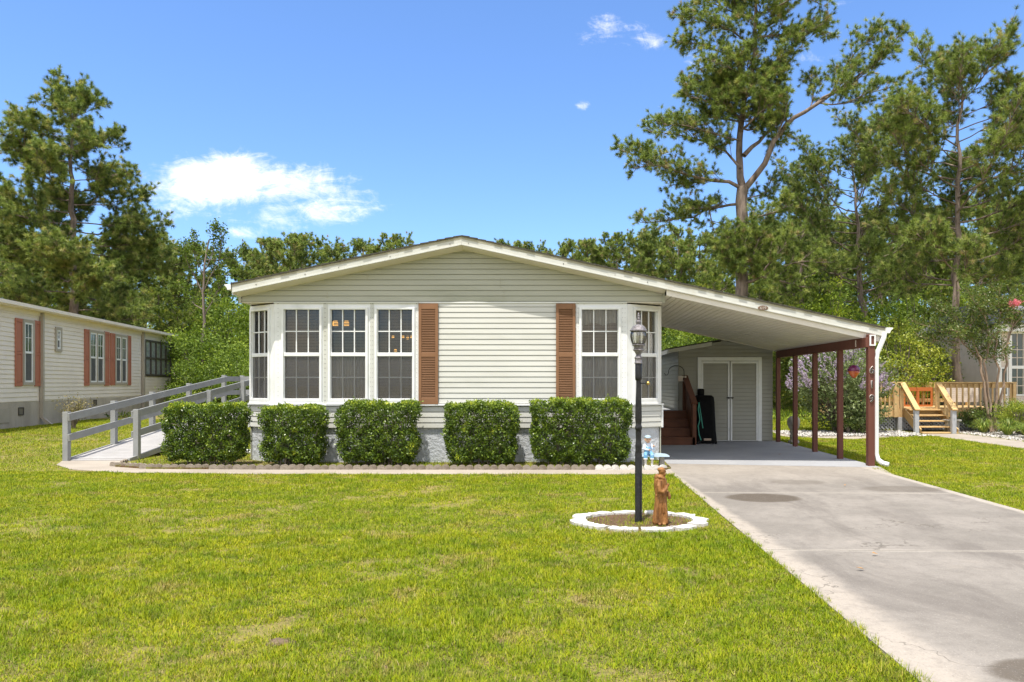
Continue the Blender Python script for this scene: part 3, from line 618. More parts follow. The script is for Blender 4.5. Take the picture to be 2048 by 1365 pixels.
def gutter(x, zt, y0, y1, s, name, par, m='white'):
    mb = MB(); pr = [(0, 0), (0, -.09), (.06, -.10), (.08, -.05), (.115, -.02), (.115, 0), (.108, 0), (.105, -.012), (.073, -.045), (.055, -.09), (.008, -.083), (.008, 0)]
    pr = [(x+s*a, zt+b) for a, b in pr]; n = len(pr)
    for i in range(n-1): mb.poly([(pr[i][0], y0, pr[i][1]), (pr[i+1][0], y0, pr[i+1][1]), (pr[i+1][0], y1, pr[i+1][1]), (pr[i][0], y1, pr[i][1])])
    mb.poly([(a, y0+.001, b) for a, b in pr[:6]])
    return mb.build(name, M[m], par)
gutter(XL-.03, top(XL)-.02, YR+.0, 27, -1, 'gutter', home)
mb = MB()
for px, r in ((512, .006), (610, .007), (677, .005), (780, .006), (900, .006), (937, .005), (1127, .007), (1230, .005), (1295, .006)):
    x = (px-1128)/1500*YR; z = top(x)-.11; mb.box(x-r, x+r, YR-.002, YR+.004, z-r*1.6, z+r)
mb.build('fascia_nail', M['bronze'], home)
# room behind the windows
mb = MB(); mb.box(XL+.1, XR-.1, 17.4, 17.5, .7, 3.1); mb.box(XL+.1, XR-.1, YF+.5, 17.4, .66, .7); mb.box(XL+.1, XR-.1, YF+.5, 17.4, 2.92, 3.0)
mb.box(-2.3, -2.2, YF+.2, 17.4, .7, 2.92); mb.box(XL+.1, XL+.12, YF+.55, 17.4, .7, 2.9); mb.box(XR-.12, XR-.1, YF+.55, 17.4, .7, 2.9)
mb.build('interior', M['dark'], home)
mb = MB(); ch = MB()
for px, py, Y, r in ((671, 648, 15.0, .055), (693, 648, 15.0, .055), (786, 675, 16.5, .03), (806, 674, 16.5, .03), (815, 676, 16.5, .03), (823, 675, 16.5, .03), (791, 702, 15.5, .03)):
    p = P(px, py, Y); mb.lathe(p, [(r*.45, r*1.3), (r*.9, r*.8), (r, 0), (r*.95, -r*.7), (r*.6, -r*1.1)], 12)
    ch.tube([p+Vector((0, 0, r*1.2)), p+Vector((0, 0, r*2.5)), Vector((p.x, p.y, 2.92))], .006, 5)
cb = ch.build('light_hanger', M['hook'], home); mb.build('lamp_shade', M['amber'], cb)
# ------------------------------------------------------------------ carport
cp = thing('carport', (5.3, 13.05, 0), 'low carport roof on five oxblood posts at the right of the cream home', 'carport')
mb = MB(); shingles(mb, 2.05+.001, XC, YR-.02, 18.45); mb.build('roof', M['shingle'], cp)
mb = MB(); roofseg(mb, XS+.002, XC, YR, YR+.04, .02, .058); mb.build('drip_edge', M['beige'], cp)
mb = MB(); roofseg(mb, XS+.002, XC, YR+.004, YR+.03, .058, .148); roofseg(mb, XS+.002, XC, YR-.010, YR+.028, .148, .166)
mb.box(XC, XC+.02, YR+.004, 18.45, top(XC)-.17, top(XC)-.02); mb.build('fascia', M['fascia'], cp)
mb = MB(); x = XR+.005; i = 0
while x < 5.58:
    b = min(x+.1, 5.58); za, zb = top(x)-.262, top(b)-.262
    mb.poly([(x, YR+.03, za), (b-.014, YR+.03, zb), (b-.014, 18.45, zb), (x, 18.45, za)][::-1])
    mb.poly([(b-.014, YR+.03, zb), (b-.014, YR+.03, zb+.04), (b-.014, 18.45, zb+.04), (b-.014, 18.45, zb)]); mb.poly([(b-.014, YR+.03, zb+.04), (b, YR+.03, zb+.04), (b, 18.45, zb+.04), (b-.014, 18.45, zb+.04)][::-1]); mb.poly([(b, YR+.03, zb+.04), (b, YR+.03, zb-.001), (b, 18.45, zb-.001), (b, 18.45, zb+.04)]); x = b
mb.build('ceiling', M['soffit'], cp)
mb = MB(); mb.hexa([(XR+.005, YR+.031, top(XR)-.27), (5.58, YR+.031, top(5.58)-.27), (5.58, YR+.05, top(5.58)-.27), (XR+.005, YR+.05, top(XR)-.27), (XR+.005, YR+.031, top(XR)-.15), (5.58, YR+.031, top(5.58)-.15), (5.58, YR+.05, top(5.58)-.15), (XR+.005, YR+.05, top(XR)-.15)])
mb.build('ceiling_trim', M['soffit'], cp); mb = MB()
mb.hexa([(XR+.3, 18.452, top(XR+.3)-.28), (XC, 18.452, top(XC)-.28), (XC, 18.48, top(XC)-.28), (XR+.3, 18.48, top(XR+.3)-.28), (XR+.3, 18.452, top(XR+.3)-.02), (XC, 18.452, top(XC)-.02), (XC, 18.48, top(XC)-.02), (XR+.3, 18.48, top(XR+.3)-.02)])
mb.build('ceiling_trim', M['soffit'], cp)
mb = MB(); mb.box(5.23, 5.31, 13.0, 18.5, 2.075, 2.245); mb.build('beam', M['redpost'], cp, bevel=.004)
post0 = None
for i, (Y, w, x0) in enumerate(((13.05, .115, 5.275), (14.27, .095, 5.205), (15.70, .095, 5.205), (17.04, .095, 5.205), (18.40, .095, 5.205))):
    mb = MB(); mb.box(x0, x0+w, Y-w/2, Y+w/2, .0, 2.30 if i == 0 else 2.08)
    p = mb.build('post', M['redpost'], cp, bevel=.006)
    if i == 0: post0 = p
mb = MB(); x0, x1 = 5.29, 5.395; y0 = 13.0-.012; zA, zB = 2.10, 2.29
holes(mb, Fr((0, y0+.0, 0), (1, 0, 0)), x0, x1, zA, zB, [(x0+.025, x1-.025, zA+.022, zB-.02)], -.03, .012); mb.build('beam_end_cap', M['white'], cp)
mb = MB(); mb.box(5.225, 5.2295, 13.42, 13.46, 2.10, 2.22); mb.build('bracket', M['ivory'], cp)
gutter(XC+.02, top(XC)-.005, YR-.005, 18.5, 1, 'gutter', cp)
mb = MB(); pts = [(5.60, 13.10, 2.33), (5.58, 13.09, 2.24), (5.455, 13.07, 1.97), (5.438, 13.06, 1.88), (5.438, 13.06, .95), (5.438, 13.06, .22), (5.46, 13.04, .12), (5.52, 12.99, .065), (5.60, 12.93, .045)]
mb.tube([Vector(p) for p in pts], [.045]*9, 8, sx=.95); mb.build('downspout', M['white'], cp, bevel=.0)
def text(s, size, ext, loc, name, m, parent, bev=0, res=3):
    cu = bpy.data.curves.new(name, 'FONT'); cu.body = s; cu.size = size; cu.extrude = ext; cu.bevel_depth = bev; cu.align_x = 'CENTER'; cu.resolution_u = res
    o = bpy.data.objects.new(name, cu); C.objects.link(o); dg = bpy.context.evaluated_depsgraph_get()
    me = bpy.data.meshes.new_from_object(o.evaluated_get(dg)); bpy.data.objects.remove(o); bpy.data.curves.remove(cu)
    me.name = name; me.materials.clear(); o = link(name, me, m, parent, local=True); pl = parent.location if parent.type == 'EMPTY' else Vector((0, 0, 0))
    o.location = Vector(loc)-pl; o.rotation_euler = (R(90), 0, 0); return o
for s, py in (('6', 740), ('1', 769), ('9', 797)):
    z = H-(py-767)/1500*13.0; xx = 5.329
    text(s, .175, .004, (xx, 12.985, z-.062), 'house_number', M['silver'], post0, .007); text(s, .175, .004, (xx, 12.970, z-.062), 'house_number_face', M['bronzenum'], post0, 0)
# oval number plaque
px = P(1526, 616.5, YR-.01); plq = thing('number_plaque', px, 'small oval brown number plaque fixed to the carport fascia', 'plaque')
mb = MB(); mb.lathe((0, 0, 0), [(.088, -.006), (.092, 0), (.085, .006)], 28, sy=.46); o = mb.build('plate', M['plaque'], plq, local=True); o.rotation_euler = (R(90), 0, 0)
text('619', .075, .002, px+Vector((0, -.009, -.025)), 'number', M['silver'], plq)
# ------------------------------------------------------------------ shed
YS = 18.55; shed = thing('storage_shed', (4, YS, 0), 'low beige shed with double doors at the back of the carport', 'shed')
FS = Fr((0, YS, 0), (1, 0, 0)); sx = lambda px: (px-1128)*YS/1500; sz = lambda py: H-(py-767)*YS/1500
SL, SR = 2.83, 5.16; RS = sx(1448); RSZ = 2.52
shtop = lambda x: RSZ-.17*abs(x-RS)
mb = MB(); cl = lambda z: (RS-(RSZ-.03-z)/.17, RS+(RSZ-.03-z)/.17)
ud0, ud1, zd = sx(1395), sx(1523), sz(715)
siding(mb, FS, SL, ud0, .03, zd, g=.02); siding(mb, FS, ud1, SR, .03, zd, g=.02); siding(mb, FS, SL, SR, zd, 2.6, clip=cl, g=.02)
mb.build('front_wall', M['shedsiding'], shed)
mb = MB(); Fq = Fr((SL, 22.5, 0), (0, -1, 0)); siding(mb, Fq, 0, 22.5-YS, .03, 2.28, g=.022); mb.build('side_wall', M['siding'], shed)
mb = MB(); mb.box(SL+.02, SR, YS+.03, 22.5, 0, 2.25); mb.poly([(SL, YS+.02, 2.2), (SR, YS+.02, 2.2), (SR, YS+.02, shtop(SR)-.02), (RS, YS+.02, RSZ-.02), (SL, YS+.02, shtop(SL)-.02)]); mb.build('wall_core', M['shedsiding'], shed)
mb = MB()
for a, b in ((SL-.25, RS), (RS, SR+.15)):
    mb.hexa([(a, YS-.02, shtop(a)-.0), (b, YS-.02, shtop(b)-.0), (b, 22.7, shtop(b)), (a, 22.7, shtop(a)), (a, YS-.02, shtop(a)+.03), (b, YS-.02, shtop(b)+.03), (b, 22.7, shtop(b)+.03), (a, 22.7, shtop(a)+.03)])
mb.build('roof', M['shingle'], shed)
mb = MB(); a, b = SL-.25, RS-.3
mb.hexa([(a, YS-.03, shtop(a)-.09), (b, YS-.03, shtop(b)-.09), (b, YS-.022, shtop(b)-.09), (a, YS-.022, shtop(a)-.09), (a, YS-.03, shtop(a)), (b, YS-.03, shtop(b)), (b, YS-.022, shtop(b)), (a, YS-.022, shtop(a))])
mb.box(SL-.25, SL-.235, YS-.02, 22.6, shtop(SL-.25)-.1, shtop(SL-.25)); mb.build('fascia', M['fascia'], shed)
mb = MB(); holes(mb, FS, ud0, ud1, .02, zd, [(ud0+.09, ud1-.09, .02, zd-.09)], .0, .035); mb.build('door_frame', M['white'], shed, bevel=.005)
um = (ud0+ud1)/2+.01
for a, b in ((ud0+.095, um-.012), (um+.012, ud1-.095)):
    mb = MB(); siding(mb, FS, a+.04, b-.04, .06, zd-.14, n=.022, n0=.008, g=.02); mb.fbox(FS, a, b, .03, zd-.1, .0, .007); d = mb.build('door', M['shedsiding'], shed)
    mb = MB(); holes(mb, FS, a, b, .03, zd-.1, [(a+.04, b-.04, .04, zd-.15)], .006, .03); mb.build('door_trim', M['white'], d)
    c = (b-.03) if b < um else (a+.03)
    mb = MB(); zz = sz(796); mb.fbox(FS, c-.045, c+.045, zz-.012, zz+.012, .03, .045); mb.tube([FS.p(c, zz-.03, .07), FS.p(c, zz+.0, .075), FS.p(c, zz+.02, .05)], .012, 8); mb.build('latch', M['bronze'], d)
# ------------------------------------------------------------------ brown steps and landing
st = thing('porch_steps', (2.4, 17.4, 0), 'dark brown wooden steps up to a landing between home and shed', 'steps')
X0, X1 = XR+.02, 2.98
for i, z in enumerate((.195, .39, .585, .78)):
    y = 17.42+.28*i
    mb = MB(); mb.box(X0, X1, y-.03, y+.28 if i < 3 else 18.5, z-.035, z); mb.build('tread', M['brownwood'], st, bevel=.004)
    mb = MB(); mb.box(X0, X1, y, y+.02, z-.195, z-.036); mb.build('riser', M['brownwood'], st)
mb = MB(); mb.box(X0, SL-.02, 18.502, 22, .742, .778); mb.build('landing', M['greywood'], st)
mb = MB(); mb.box(X1, X1+.06, 17.38, 18.5, 0, .2); mb.hexa([(X1, 17.4, .2), (X1+.04, 17.4, .2), (X1+.04, 18.5, .2), (X1, 18.5, .2), (X1, 17.4, .25), (X1+.04, 17.4, .25), (X1+.04, 18.5, .95), (X1, 18.5, .95)]); mb.build('stringer', M['brownwood'], st)
mb = MB(); mb.box(X1, X1+.09, 17.38, 17.47, 0, .96); mb.build('newel_post', M['brownwood'], st, bevel=.005)
mb = MB(); mb.box(X1-.06, X1+.03, 18.4, 18.49, .2, 1.62); mb.build('newel_post', M['brownwood'], st, bevel=.005)
mb = MB(); mb.bar((X1+.045, 17.36, .98), (X1+.0, 18.5, 1.63), .14, .04); mb.build('handrail', M['brownwood'], st, bevel=.005)
mb = MB(); mb.hexa([(X1-.01, 17.5, .30), (X1+.03, 17.5, .30), (X1+.03, 18.4, .9), (X1-.01, 18.4, .9), (X1-.01, 17.5, .9), (X1+.03, 17.5, .9), (X1+.03, 18.4, 1.5), (X1-.01, 18.4, 1.5)]); mb.build('side_panel', M['brownwood'], st)
mb = MB(); mb.box(2.80, 3.0, 18.38, 18.42, 1.50, 1.63); mb.build('post_cap', M['ivory'], st)
mb = MB(); pts = []
base = Vector((2.93, 18.3, 1.45))
for i in range(18):
    a = i/17*math.pi*1.05; pts.append(base+Vector((-.19+.19*math.cos(a)*1.0, 0, .28+.19*math.sin(a)*.8)))
pts = [base]+pts+[pts[-1]+Vector((-.02, 0, -.04)), pts[-1]+Vector((-.07, 0, -.06)), pts[-1]+Vector((-.10, 0, -.01))]
tag(mb.tube(pts, .009, 6).build('shepherd_hook', M['hook']), 'curled black iron plant hook rising from the brown stair rail', 'plant hook')
# ------------------------------------------------------------------ covered grill, hose
gr = thing('grill', (3.35, 17.9, 0), 'tall grill under a black cover standing in front of the shed door', 'grill')
gx0, gx1 = (1388-1128)/1500*17.9, (1429-1128)/1500*17.9; gc = (gx0+gx1)/2
mb = MB(); prof = [(.05, .285, .27), (.3, .262, .26), (.7, .235, .25), (.98, .222, .24), (1.12, .21, .22), (1.165, .16, .18)]
ring = []
for z, hx, hy in prof:
    for j in range(28):
        a = 2*math.pi*j/28; e = .35; c_, s_ = math.cos(a), math.sin(a)
        rx = math.copysign(abs(c_)**e, c_)*hx*(1+.03*math.sin(a*7+z*5)); ry = math.copysign(abs(s_)**e, s_)*hy*(1+.03*math.sin(a*9))
        mb.v.append((gc+rx, 17.95+ry, z+(.02*math.sin(a*6) if z < .1 else 0)))
for i in range(len(prof)-1):
    for j in range(28): mb.f.append((i*28+j, i*28+(j+1) % 28, (i+1)*28+(j+1) % 28, (i+1)*28+j)); mb.m.append(0)
mb.f.append(tuple(5*28+j for j in range(28))); mb.m.append(0)
mb.build('cover', M['cover'], gr, smooth=True)
mb = MB(); mb.box(gc-.14, gc-.0, 17.85, 18.05, 1.15, 1.32); mb.build('side_bag', M['cover'], gr, bevel=.03)
for x in (gc-.22, gc+.24): mb = MB(); mb.tube([(x-.02, 17.72, .045), (x+.02, 17.72, .045)], .045, 12); mb.build('wheel', M['cover'], gr)
mb = MB(); mb.box(gc-.05, gc+.12, 17.66, 17.68, .10, .15); mb.build('cover_tag', M['blind'], gr)
mb = MB(); mb.tube([(3.16, 17.55, 1.0), (3.13, 17.5, .85), (3.17, 17.5, .6), (3.13, 17.5, .45), (3.15, 17.5, .25), (3.2, 17.5, .12)], .013, 6); mb.tube([(3.16, 17.56, 1.0), (3.2, 17.52, .7), (3.24, 17.5, .4)], .011, 6)
tag(mb.build('hose', M['hose']), 'short green hose hanging between the steps and covered grill', 'hose')
# hanging glass ornament
oY = 13.75; c = P(1708, 743, oY); orn = thing('hanging_ornament', c, 'purple and orange balloon shaped glass ornament hung from the carport beam', 'ornament')
mb = MB(); mb.lathe(c, [(.02, .115), (.06, .105), (.09, .07), (.103, .03), (.10, 0)], 20, flute=lambda th, z: 1+.05*abs(math.sin(th*5))); mb.build('upper_shell', M['purpleglass'], orn, smooth=True)
mb = MB(); mb.lathe(c, [(.10, 0), (.085, -.04), (.055, -.085), (.03, -.115), (.012, -.125)], 20, flute=lambda th, z: 1+.05*abs(math.sin(th*5))); mb.build('lower_shell', M['orangeglass'], orn, smooth=True)
mb = MB(); mb.tube([c+Vector((0, 0, .11)), Vector((5.31, oY, 2.1))], .003, 4); mb.build('string', M['hook'], orn)
# ------------------------------------------------------------------ wheelchair ramp
ramp = thing('access_ramp', (-8.7, 13.95, 0), 'grey painted wooden ramp with rails rising along the left of the home', 'ramp')
rz = lambda y: .02+.117*max(0, min(y, 20.4)-13.97)
XRL, XRR = -9.25, -8.13; YL = 21.6
mb = MB()
mb.hexa([(XRL, 13.97, -.02), (XRR, 13.97, -.02), (XRR, 20.4, rz(20.4)-.06), (XRL, 20.4, rz(20.4)-.06), (XRL, 13.97, .02), (XRR, 13.97, .02), (XRR, 20.4, rz(20.4)), (XRL, 20.4, rz(20.4))])
mb.box(XRL, XL-.02, 20.402, YL, rz(21)-.06, rz(21)); mb.build('deck_boards', M['rampdeck'], ramp)
mb = MB()
for i in range(46):
    y = 14.05+i*.14; mb.hexa([(XRL+.01, y, rz(y)+.001), (XRR-.01, y, rz(y)+.001), (XRR-.01, y+.125, rz(y+.125)+.001), (XRL+.01, y+.125, rz(y+.125)+.001), (XRL+.01, y, rz(y)+.012), (XRR-.01, y, rz(y)+.012), (XRR-.01, y+.125, rz(y+.125)+.012), (XRL+.01, y+.125, rz(y+.125)+.012)])
mb.build('planks', M['rampdeck'], ramp)
mb = MB()
for x in (XRL-.03, XRR+.005): mb.hexa([(x, 13.99, -.03), (x+.03, 13.99, -.03), (x+.03, 20.4, rz(20.4)-.2), (x, 20.4, rz(20.4)-.2), (x, 13.99, .05), (x+.03, 13.99, .05), (x+.03, 20.4, rz(20.4)+.03), (x, 20.4, rz(20.4)+.03)])
mb.box(XRL, XL-.02, YL+.002, YL+.035, rz(21)-.16, rz(21)+.03); mb.box(XRR+.04, XL-.02, 20.37, 20.398, rz(21)-.16, rz(21)+.03)
mb.build('side_board', M['rampwood'], ramp)
def rpost(x, y, h, base=None):
    mb = MB(); z = rz(y) if base is None else base; mb.box(x-.05, x+.05, y-.05, y+.05, z-.04, rz(y)+h); mb.build('post', M['rampwood'], ramp, bevel=.006)
for x, ys in ((XRL+.0, (13.95, 15.42, 16.85, 18.5, 20.4, 21.55)), (XRR, (14.28, 17.2, 19.0, 20.33))):
    for y in ys: rpost(x, y, .90 if y < 14.5 else .90)
for x in (-7.2, -5.95):
    rpost(x, 20.38, .9, 0)
for x in (-8.1, -7.0, -5.95): rpost(x, YL-.04, .9)
def rrail(x, y0, y1, side):
    for hh in (.80, .42):
        mb = MB(); mb.bar((x+side*.068, y0, rz(y0)+hh), (x+side*.068, y1, rz(y1)+hh), .035, .14 if hh > .5 else .13); mb.build('rail', M['rampwood'], ramp, bevel=.004)
rrail(XRL, 13.90, 20.45, 1); rrail(XRR, 14.23, 20.35, -1)
for y, xa in ((YL-.11, XRL-.05), (20.31, XRR)):
    for hh in (.80, .42): mb = MB(); mb.bar((xa, y, rz(21)+hh), (XL-.03, y, rz(21)+hh), .035, .14); mb.build('rail', M['rampwood'], ramp, bevel=.004)
mb = MB(); mb.bar((XRL-.045, 20.45, rz(21)+.80), (XRL-.045, YL, rz(21)+.80), .035, .14); mb.bar((XRL-.045, 20.45, rz(21)+.42), (XRL-.045, YL, rz(21)+.42), .035, .13); mb.build('rail', M['rampwood'], ramp)
mb = MB(); mb.tube([(-5.9, 14.6, .12), (-7.6, 14.65, .12)], .045, 8); tag(mb.build('white_pipe', M['white']), 'white plastic pipe lying low on the ground at the home\'s left corner', 'pipe')
# ------------------------------------------------------------------ boxwood hedges
def hedge(x0, x1, zt, label, seed, y0=12.66, y1=13.26, zb=.1, round_=.19, young=.0):
    r = np.random.default_rng(seed); cx, cy, cz = (x0+x1)/2, (y0+y1)/2, (zb+zt)/2; hx, hy, hz = (x1-x0)/2, (y1-y0)/2, (zt-zb)/2
    o = thing('boxwood_hedge', (cx, cy, .03), label, 'hedge', 'clipped shrubs in a row before the front wall')
    n = int(26000*(hx*2)/1.5); p = r.uniform(-1, 1, (n*2, 3))
    e = np.array([hx, hy, hz]); q = p*e
    dd = np.max((np.abs(q)-(e-.12))/.12, axis=1)          # 1 at the face, 0 at .12 m inside
    lump = 1.5*.5*np.sin(q[:, 0]*7+seed)*np.sin(q[:, 2]*8+seed*2)+.5*np.sin(q[:, 0]*13+q[:, 2]*11+seed*3)
    er = np.sqrt(np.maximum(np.abs(q[:, 0])-hx+round_, 0)**2+np.maximum(np.abs(q[:, 2])-hz+round_, 0)**2+np.maximum(np.abs(q[:, 1])-hy+round_, 0)**2)
    k = (dd > -.2) & (er < round_*(1.0+.30*lump)) & (dd < 1-.28*(lump < -.35))
    low = (q[:, 2] < -hz+.32) & (np.abs(q[:, 0]) > hx-.10+(q[:, 2]+hz)*.30); k &= ~low
    k &= ~((np.sin(q[:, 0]*19+seed)*np.sin(q[:, 2]*17+seed*1.7)*np.sin(q[:, 1]*15+q[:, 0]*3) > .38) & (dd > .05))
    q = q[k][:n]; m_ = len(q); out = unit(q/e*np.abs(q/e)**3)
    q = q + r.normal(size=q.shape)*.012
    V = leaves(q+np.array([cx, cy, cz]), .038, r, .3, .62, out, .5)
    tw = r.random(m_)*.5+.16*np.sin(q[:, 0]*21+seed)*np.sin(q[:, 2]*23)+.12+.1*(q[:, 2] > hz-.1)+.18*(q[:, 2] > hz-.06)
    for _ in range(10+int(young*14)):          # yellow shoots
        c = q[r.integers(m_)]; tw[(np.linalg.norm(q-c, axis=1) < r.uniform(.03, .07))] += .42
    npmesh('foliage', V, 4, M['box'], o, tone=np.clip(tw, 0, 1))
    # sprigs that stick out of the clipped face
    c = q[r.integers(0, m_, 170)]; c = c[(c[:, 2] > hz-.12) | (np.abs(c[:, 0]) > hx-.12)]; cc = np.repeat(c, 7, 0)+np.tile(np.linspace(0, .07, 7)[:, None], (len(c), 1))*np.repeat(unit(r.normal(size=c.shape)*.5+unit(c/e)), 7, 0)
    npmesh('shoots', leaves(cc+np.array([cx, cy, cz]), .034, r, .2, .55), 4, M['box'], o, tone=np.clip(r.normal(.6, .2, len(cc)), 0, 1))
    mb = MB()
    for i in range(int(16*hx*2)):
        a = Vector((r.uniform(x0+.25, x1-.25), cy+r.uniform(-.1, .1), .0)); b = Vector((a.x+r.uniform(-.3, .3), cy+r.uniform(-.22, .22), zt-.2))
        mb.tube([a, a.lerp(b, .4)+Vector((r.uniform(-.08, .08), 0, 0)), b], [.014, .01, .004], 5)
    for i in range(int(30*hx*2)):
        a = Vector((r.uniform(x0+.1, x1-.1), cy+r.uniform(-.2, .2), r.uniform(.15, zt-.15))); b = a+Vector((r.uniform(-.2, .2), r.uniform(-.15, .15), r.uniform(0, .2))); mb.tube([a, b], [.006, .003], 4)
    mb.build('stems', M['barkg'], o)
    return o
hx_ = lambda px: (px-1128)*12.68/1500; hz_ = lambda py: H-(py-767)*12.68/1500
for i, (a, b, c, l) in enumerate(((310, 480, 806, 'clipped green shrub standing alone beside the grey ramp'), (512, 641, 811, 'clipped shrub under the home\'s left corner window, narrowest of the row'),
                                  (666, 832, 802, 'clipped shrub with pale sprigs under the lit and third bay windows'), (885, 1036, 803, 'clipped shrub in front of the plain siding between the brown shutters'), (1059, 1266, 797, 'widest clipped shrub, right beside the lamp post'))):
    hedge(hx_(a), hx_(b), hz_(c), l, 11+i, young=1.2 if i in (1, 2) else .3, y0=12.66 if i else 12.75)
# edging stones
def edge_stone(sz=.40):
    mb = MB(); n = 3; pts = [(-sz/2, -.02)]
    for k in range(n):
        for j in range(7):
            a = math.pi-math.pi*j/6; pts.append((-sz/2+sz*(k+.5)/n+math.cos(a)*sz/n/2*.98, .022+math.sin(a)*.045))
    pts.append((sz/2, -.02))
    F_ = [Vector((x, -.022, z)) for x, z in pts]; B_ = [Vector((x, .022, z)) for x, z in pts]; mb.poly(F_); mb.poly(B_[::-1])
    for i in range(len(pts)): j = (i+1) % len(pts); mb.poly([F_[j], F_[i], B_[i], B_[j]])
    return mb
line = [(-7.9, 13.55), (-7.72, 12.98), (-7.0, 12.66), (-5.0, 12.545), (-2, 12.53), (1.35, 12.50), (1.72, 12.56)]
seg = []; cur = Vector(line[0])
tot = [Vector(p) for p in line]; ds = [0]
for a, b in zip(tot, tot[1:]): ds.append(ds[-1]+(b-a).length)
def at(s):
    for i in range(len(ds)-1):
        if s <= ds[i+1]: return tot[i].lerp(tot[i+1], (s-ds[i])/(ds[i+1]-ds[i])), (tot[i+1]-tot[i])
    return tot[-1], tot[-1]-tot[-2]
s = .2; e0 = None; rr = random.Random(9)
while s < ds[-1]-.1:
    p, d = at(s); white = s > ds[-1]-1.05
    if e0 is None or (white and e0['label'].startswith('brown')):
        e0 = edge_stone().build('edging_block', M['stone' if white else 'edging'])
        tag(e0, 'white painted scalloped edging block beside the boy figurine' if white else 'brown scalloped concrete edging block in the row along the walk', 'edging block', 'white scalloped edging blocks' if white else 'brown scalloped edging blocks'); o = e0
    else: o = e0.copy(); C.objects.link(o)
    o.location = (p.x, p.y, .025+rr.uniform(-.006, .006)); o.rotation_euler = (rr.uniform(-.06, .02), rr.uniform(-.02, .02), math.atan2(d.y, d.x)+rr.uniform(-.03, .03)); s += .405
# ------------------------------------------------------------------ ring of pale stones, lamp post
cxr, cyr, rxr, ryr = RING
mb = MB()
n = 28
mb.poly([(cxr+(rxr-.06)*math.cos(2*math.pi*k/n), cyr+(ryr-.06)*math.sin(2*math.pi*k/n), .006) for k in range(n)])
tag(mb.build('mulch_circle', M['mulch']), 'round patch of mulch inside the white stone ring', kind='structure')
ang = [0, 33, 62, 95, 128, 156, 190, 222, 250, 280, 312, 338]
lab = {0: 'white stone at the right end of the lamp post ring', 1: 'white ring stone behind and right of the monk', 2: 'white ring stone behind the monk', 3: 'white ring stone directly behind the lamp post', 4: 'white ring stone behind and left of the lamp post', 5: 'white ring stone at the back left of the ring',
       6: 'white stone at the left end of the lamp post ring', 7: 'white ring stone at the front left, next to the leftmost one', 8: 'flat white ring stone in front of and left of the lamp post', 9: 'flat white ring stone in front of the lamp post', 10: 'white ring stone in front of the monk', 11: 'white ring stone at the front right of the ring'}
rr = random.Random(4)
for i, a in enumerate(ang):
    a0 = R(a); a1 = R(ang[(i+1) % 12]+(360 if i == 11 else 0)); mb = MB(); n = 6; inn, out_ = [], []
    a0 -= R(14); a1 -= R(14); g = .022
    for k in range(n+1):
        th = a0+g+(a1-a0-2*g)*k/n; bul = .03*math.sin(math.pi*k/n)-.025*(k in (0, n))
        w = rr.uniform(-.018, .018)
        out_.append(Vector((cxr+(rxr-.01+bul+w)*math.cos(th), cyr+(ryr-.01+bul+w)*math.sin(th), 0))); w = rr.uniform(-.012, .012)
        inn.append(Vector((cxr+(rxr-.135+w)*math.cos(th), cyr+(ryr-.135+w)*math.sin(th), 0)))
    poly = out_+inn[::-1]; h_ = .03+rr.uniform(-.004, .008)
    topp = [p+Vector((0, 0, h_+rr.uniform(-.004, .004))) for p in poly]; botp = [p-Vector((0, 0, .02)) for p in poly]; mb.poly(topp)
    for k in range(len(poly)): j = (k+1) % len(poly); mb.poly([botp[k], botp[j], topp[j], topp[k]])
    tag(mb.build('ring_stone', M['stone'], bevel=.01), lab[i], 'stone', 'white stones in the ring around the lamp post')
LX, LY = .775, 7.8
lamp = thing('lamp_post', (LX, LY, 0), 'black garden lamp post with a ribbed glass lantern in the front lawn', 'lamp post')
lz = lambda py: H-(py-767)*LY/1500
mb = MB(); pr = [(.039, 0), (.039, .05), (.037, .06), (.037, lz(909)), (.034, lz(907))]
def add(py, px): pr.append((px*LY/1500, lz(py)))
for py, w in ((905, 6.8), (898, 6.2), (893, 6.8), (890, 6.6), (885, 5.8), (878, 5.4), (872, 5.6), (866, 6.0), (861, 5.6), (859, 6.8), (856, 7.2), (853, 6.8), (851, 5.8), (846, 5.9), (842, 6.6), (835, 6.7), (815, 6.3), (785, 5.2), (768, 4.6), (762, 4.6), (760, 6.4), (756, 6.8), (754, 6.8), (727, 6.8), (726, 6.2)): add(py, w)
mb.lathe((LX, LY, 0), pr, 28); mb.build('pole', M['black'], lamp, smooth=True, bevel=0).modifiers.new('e', 'EDGE_SPLIT').split_angle = R(40)
mb = MB(); mb.lathe((LX, LY, 0), [(a*LY/1500, lz(b)) for a, b in ((7.6, 728), (8.2, 727), (8, 725), (7.4, 724), (7.4, 718), (8, 717), (8.2, 715.5), (7.4, 714.5), (5.5, 713), (4.5, 710.5), (5.2, 709), (8, 704), (11, 700.8), (11.4, 699.6), (9.8, 698.8))], 24); mb.build('collar', M['pewter'], lamp, smooth=True)
mb = MB(); mb.lathe((LX, LY, 0), [(a*LY/1500, lz(b)) for a, b in ((9.6, 698.8), (9.0, 695), (10.5, 692.5), (12.6, 691.2), (12.8, 690), (11.5, 689.4))], 24); mb.build('base_ring', M['pewter'], lamp, smooth=True)
mb = MB(); mb.lathe((LX, LY, 0), [(a*LY/1500, lz(b)) for a, b in ((11.2, 690), (13.8, 685), (15.8, 679), (16.7, 673), (16.4, 668), (15, 664.5), (13.5, 663))], 48, flute=lambda th, z: 1-.06*abs(math.sin(th*4)));
gl_ = mb.build('glass', M['lglass'], lamp, smooth=True)
mb = MB()
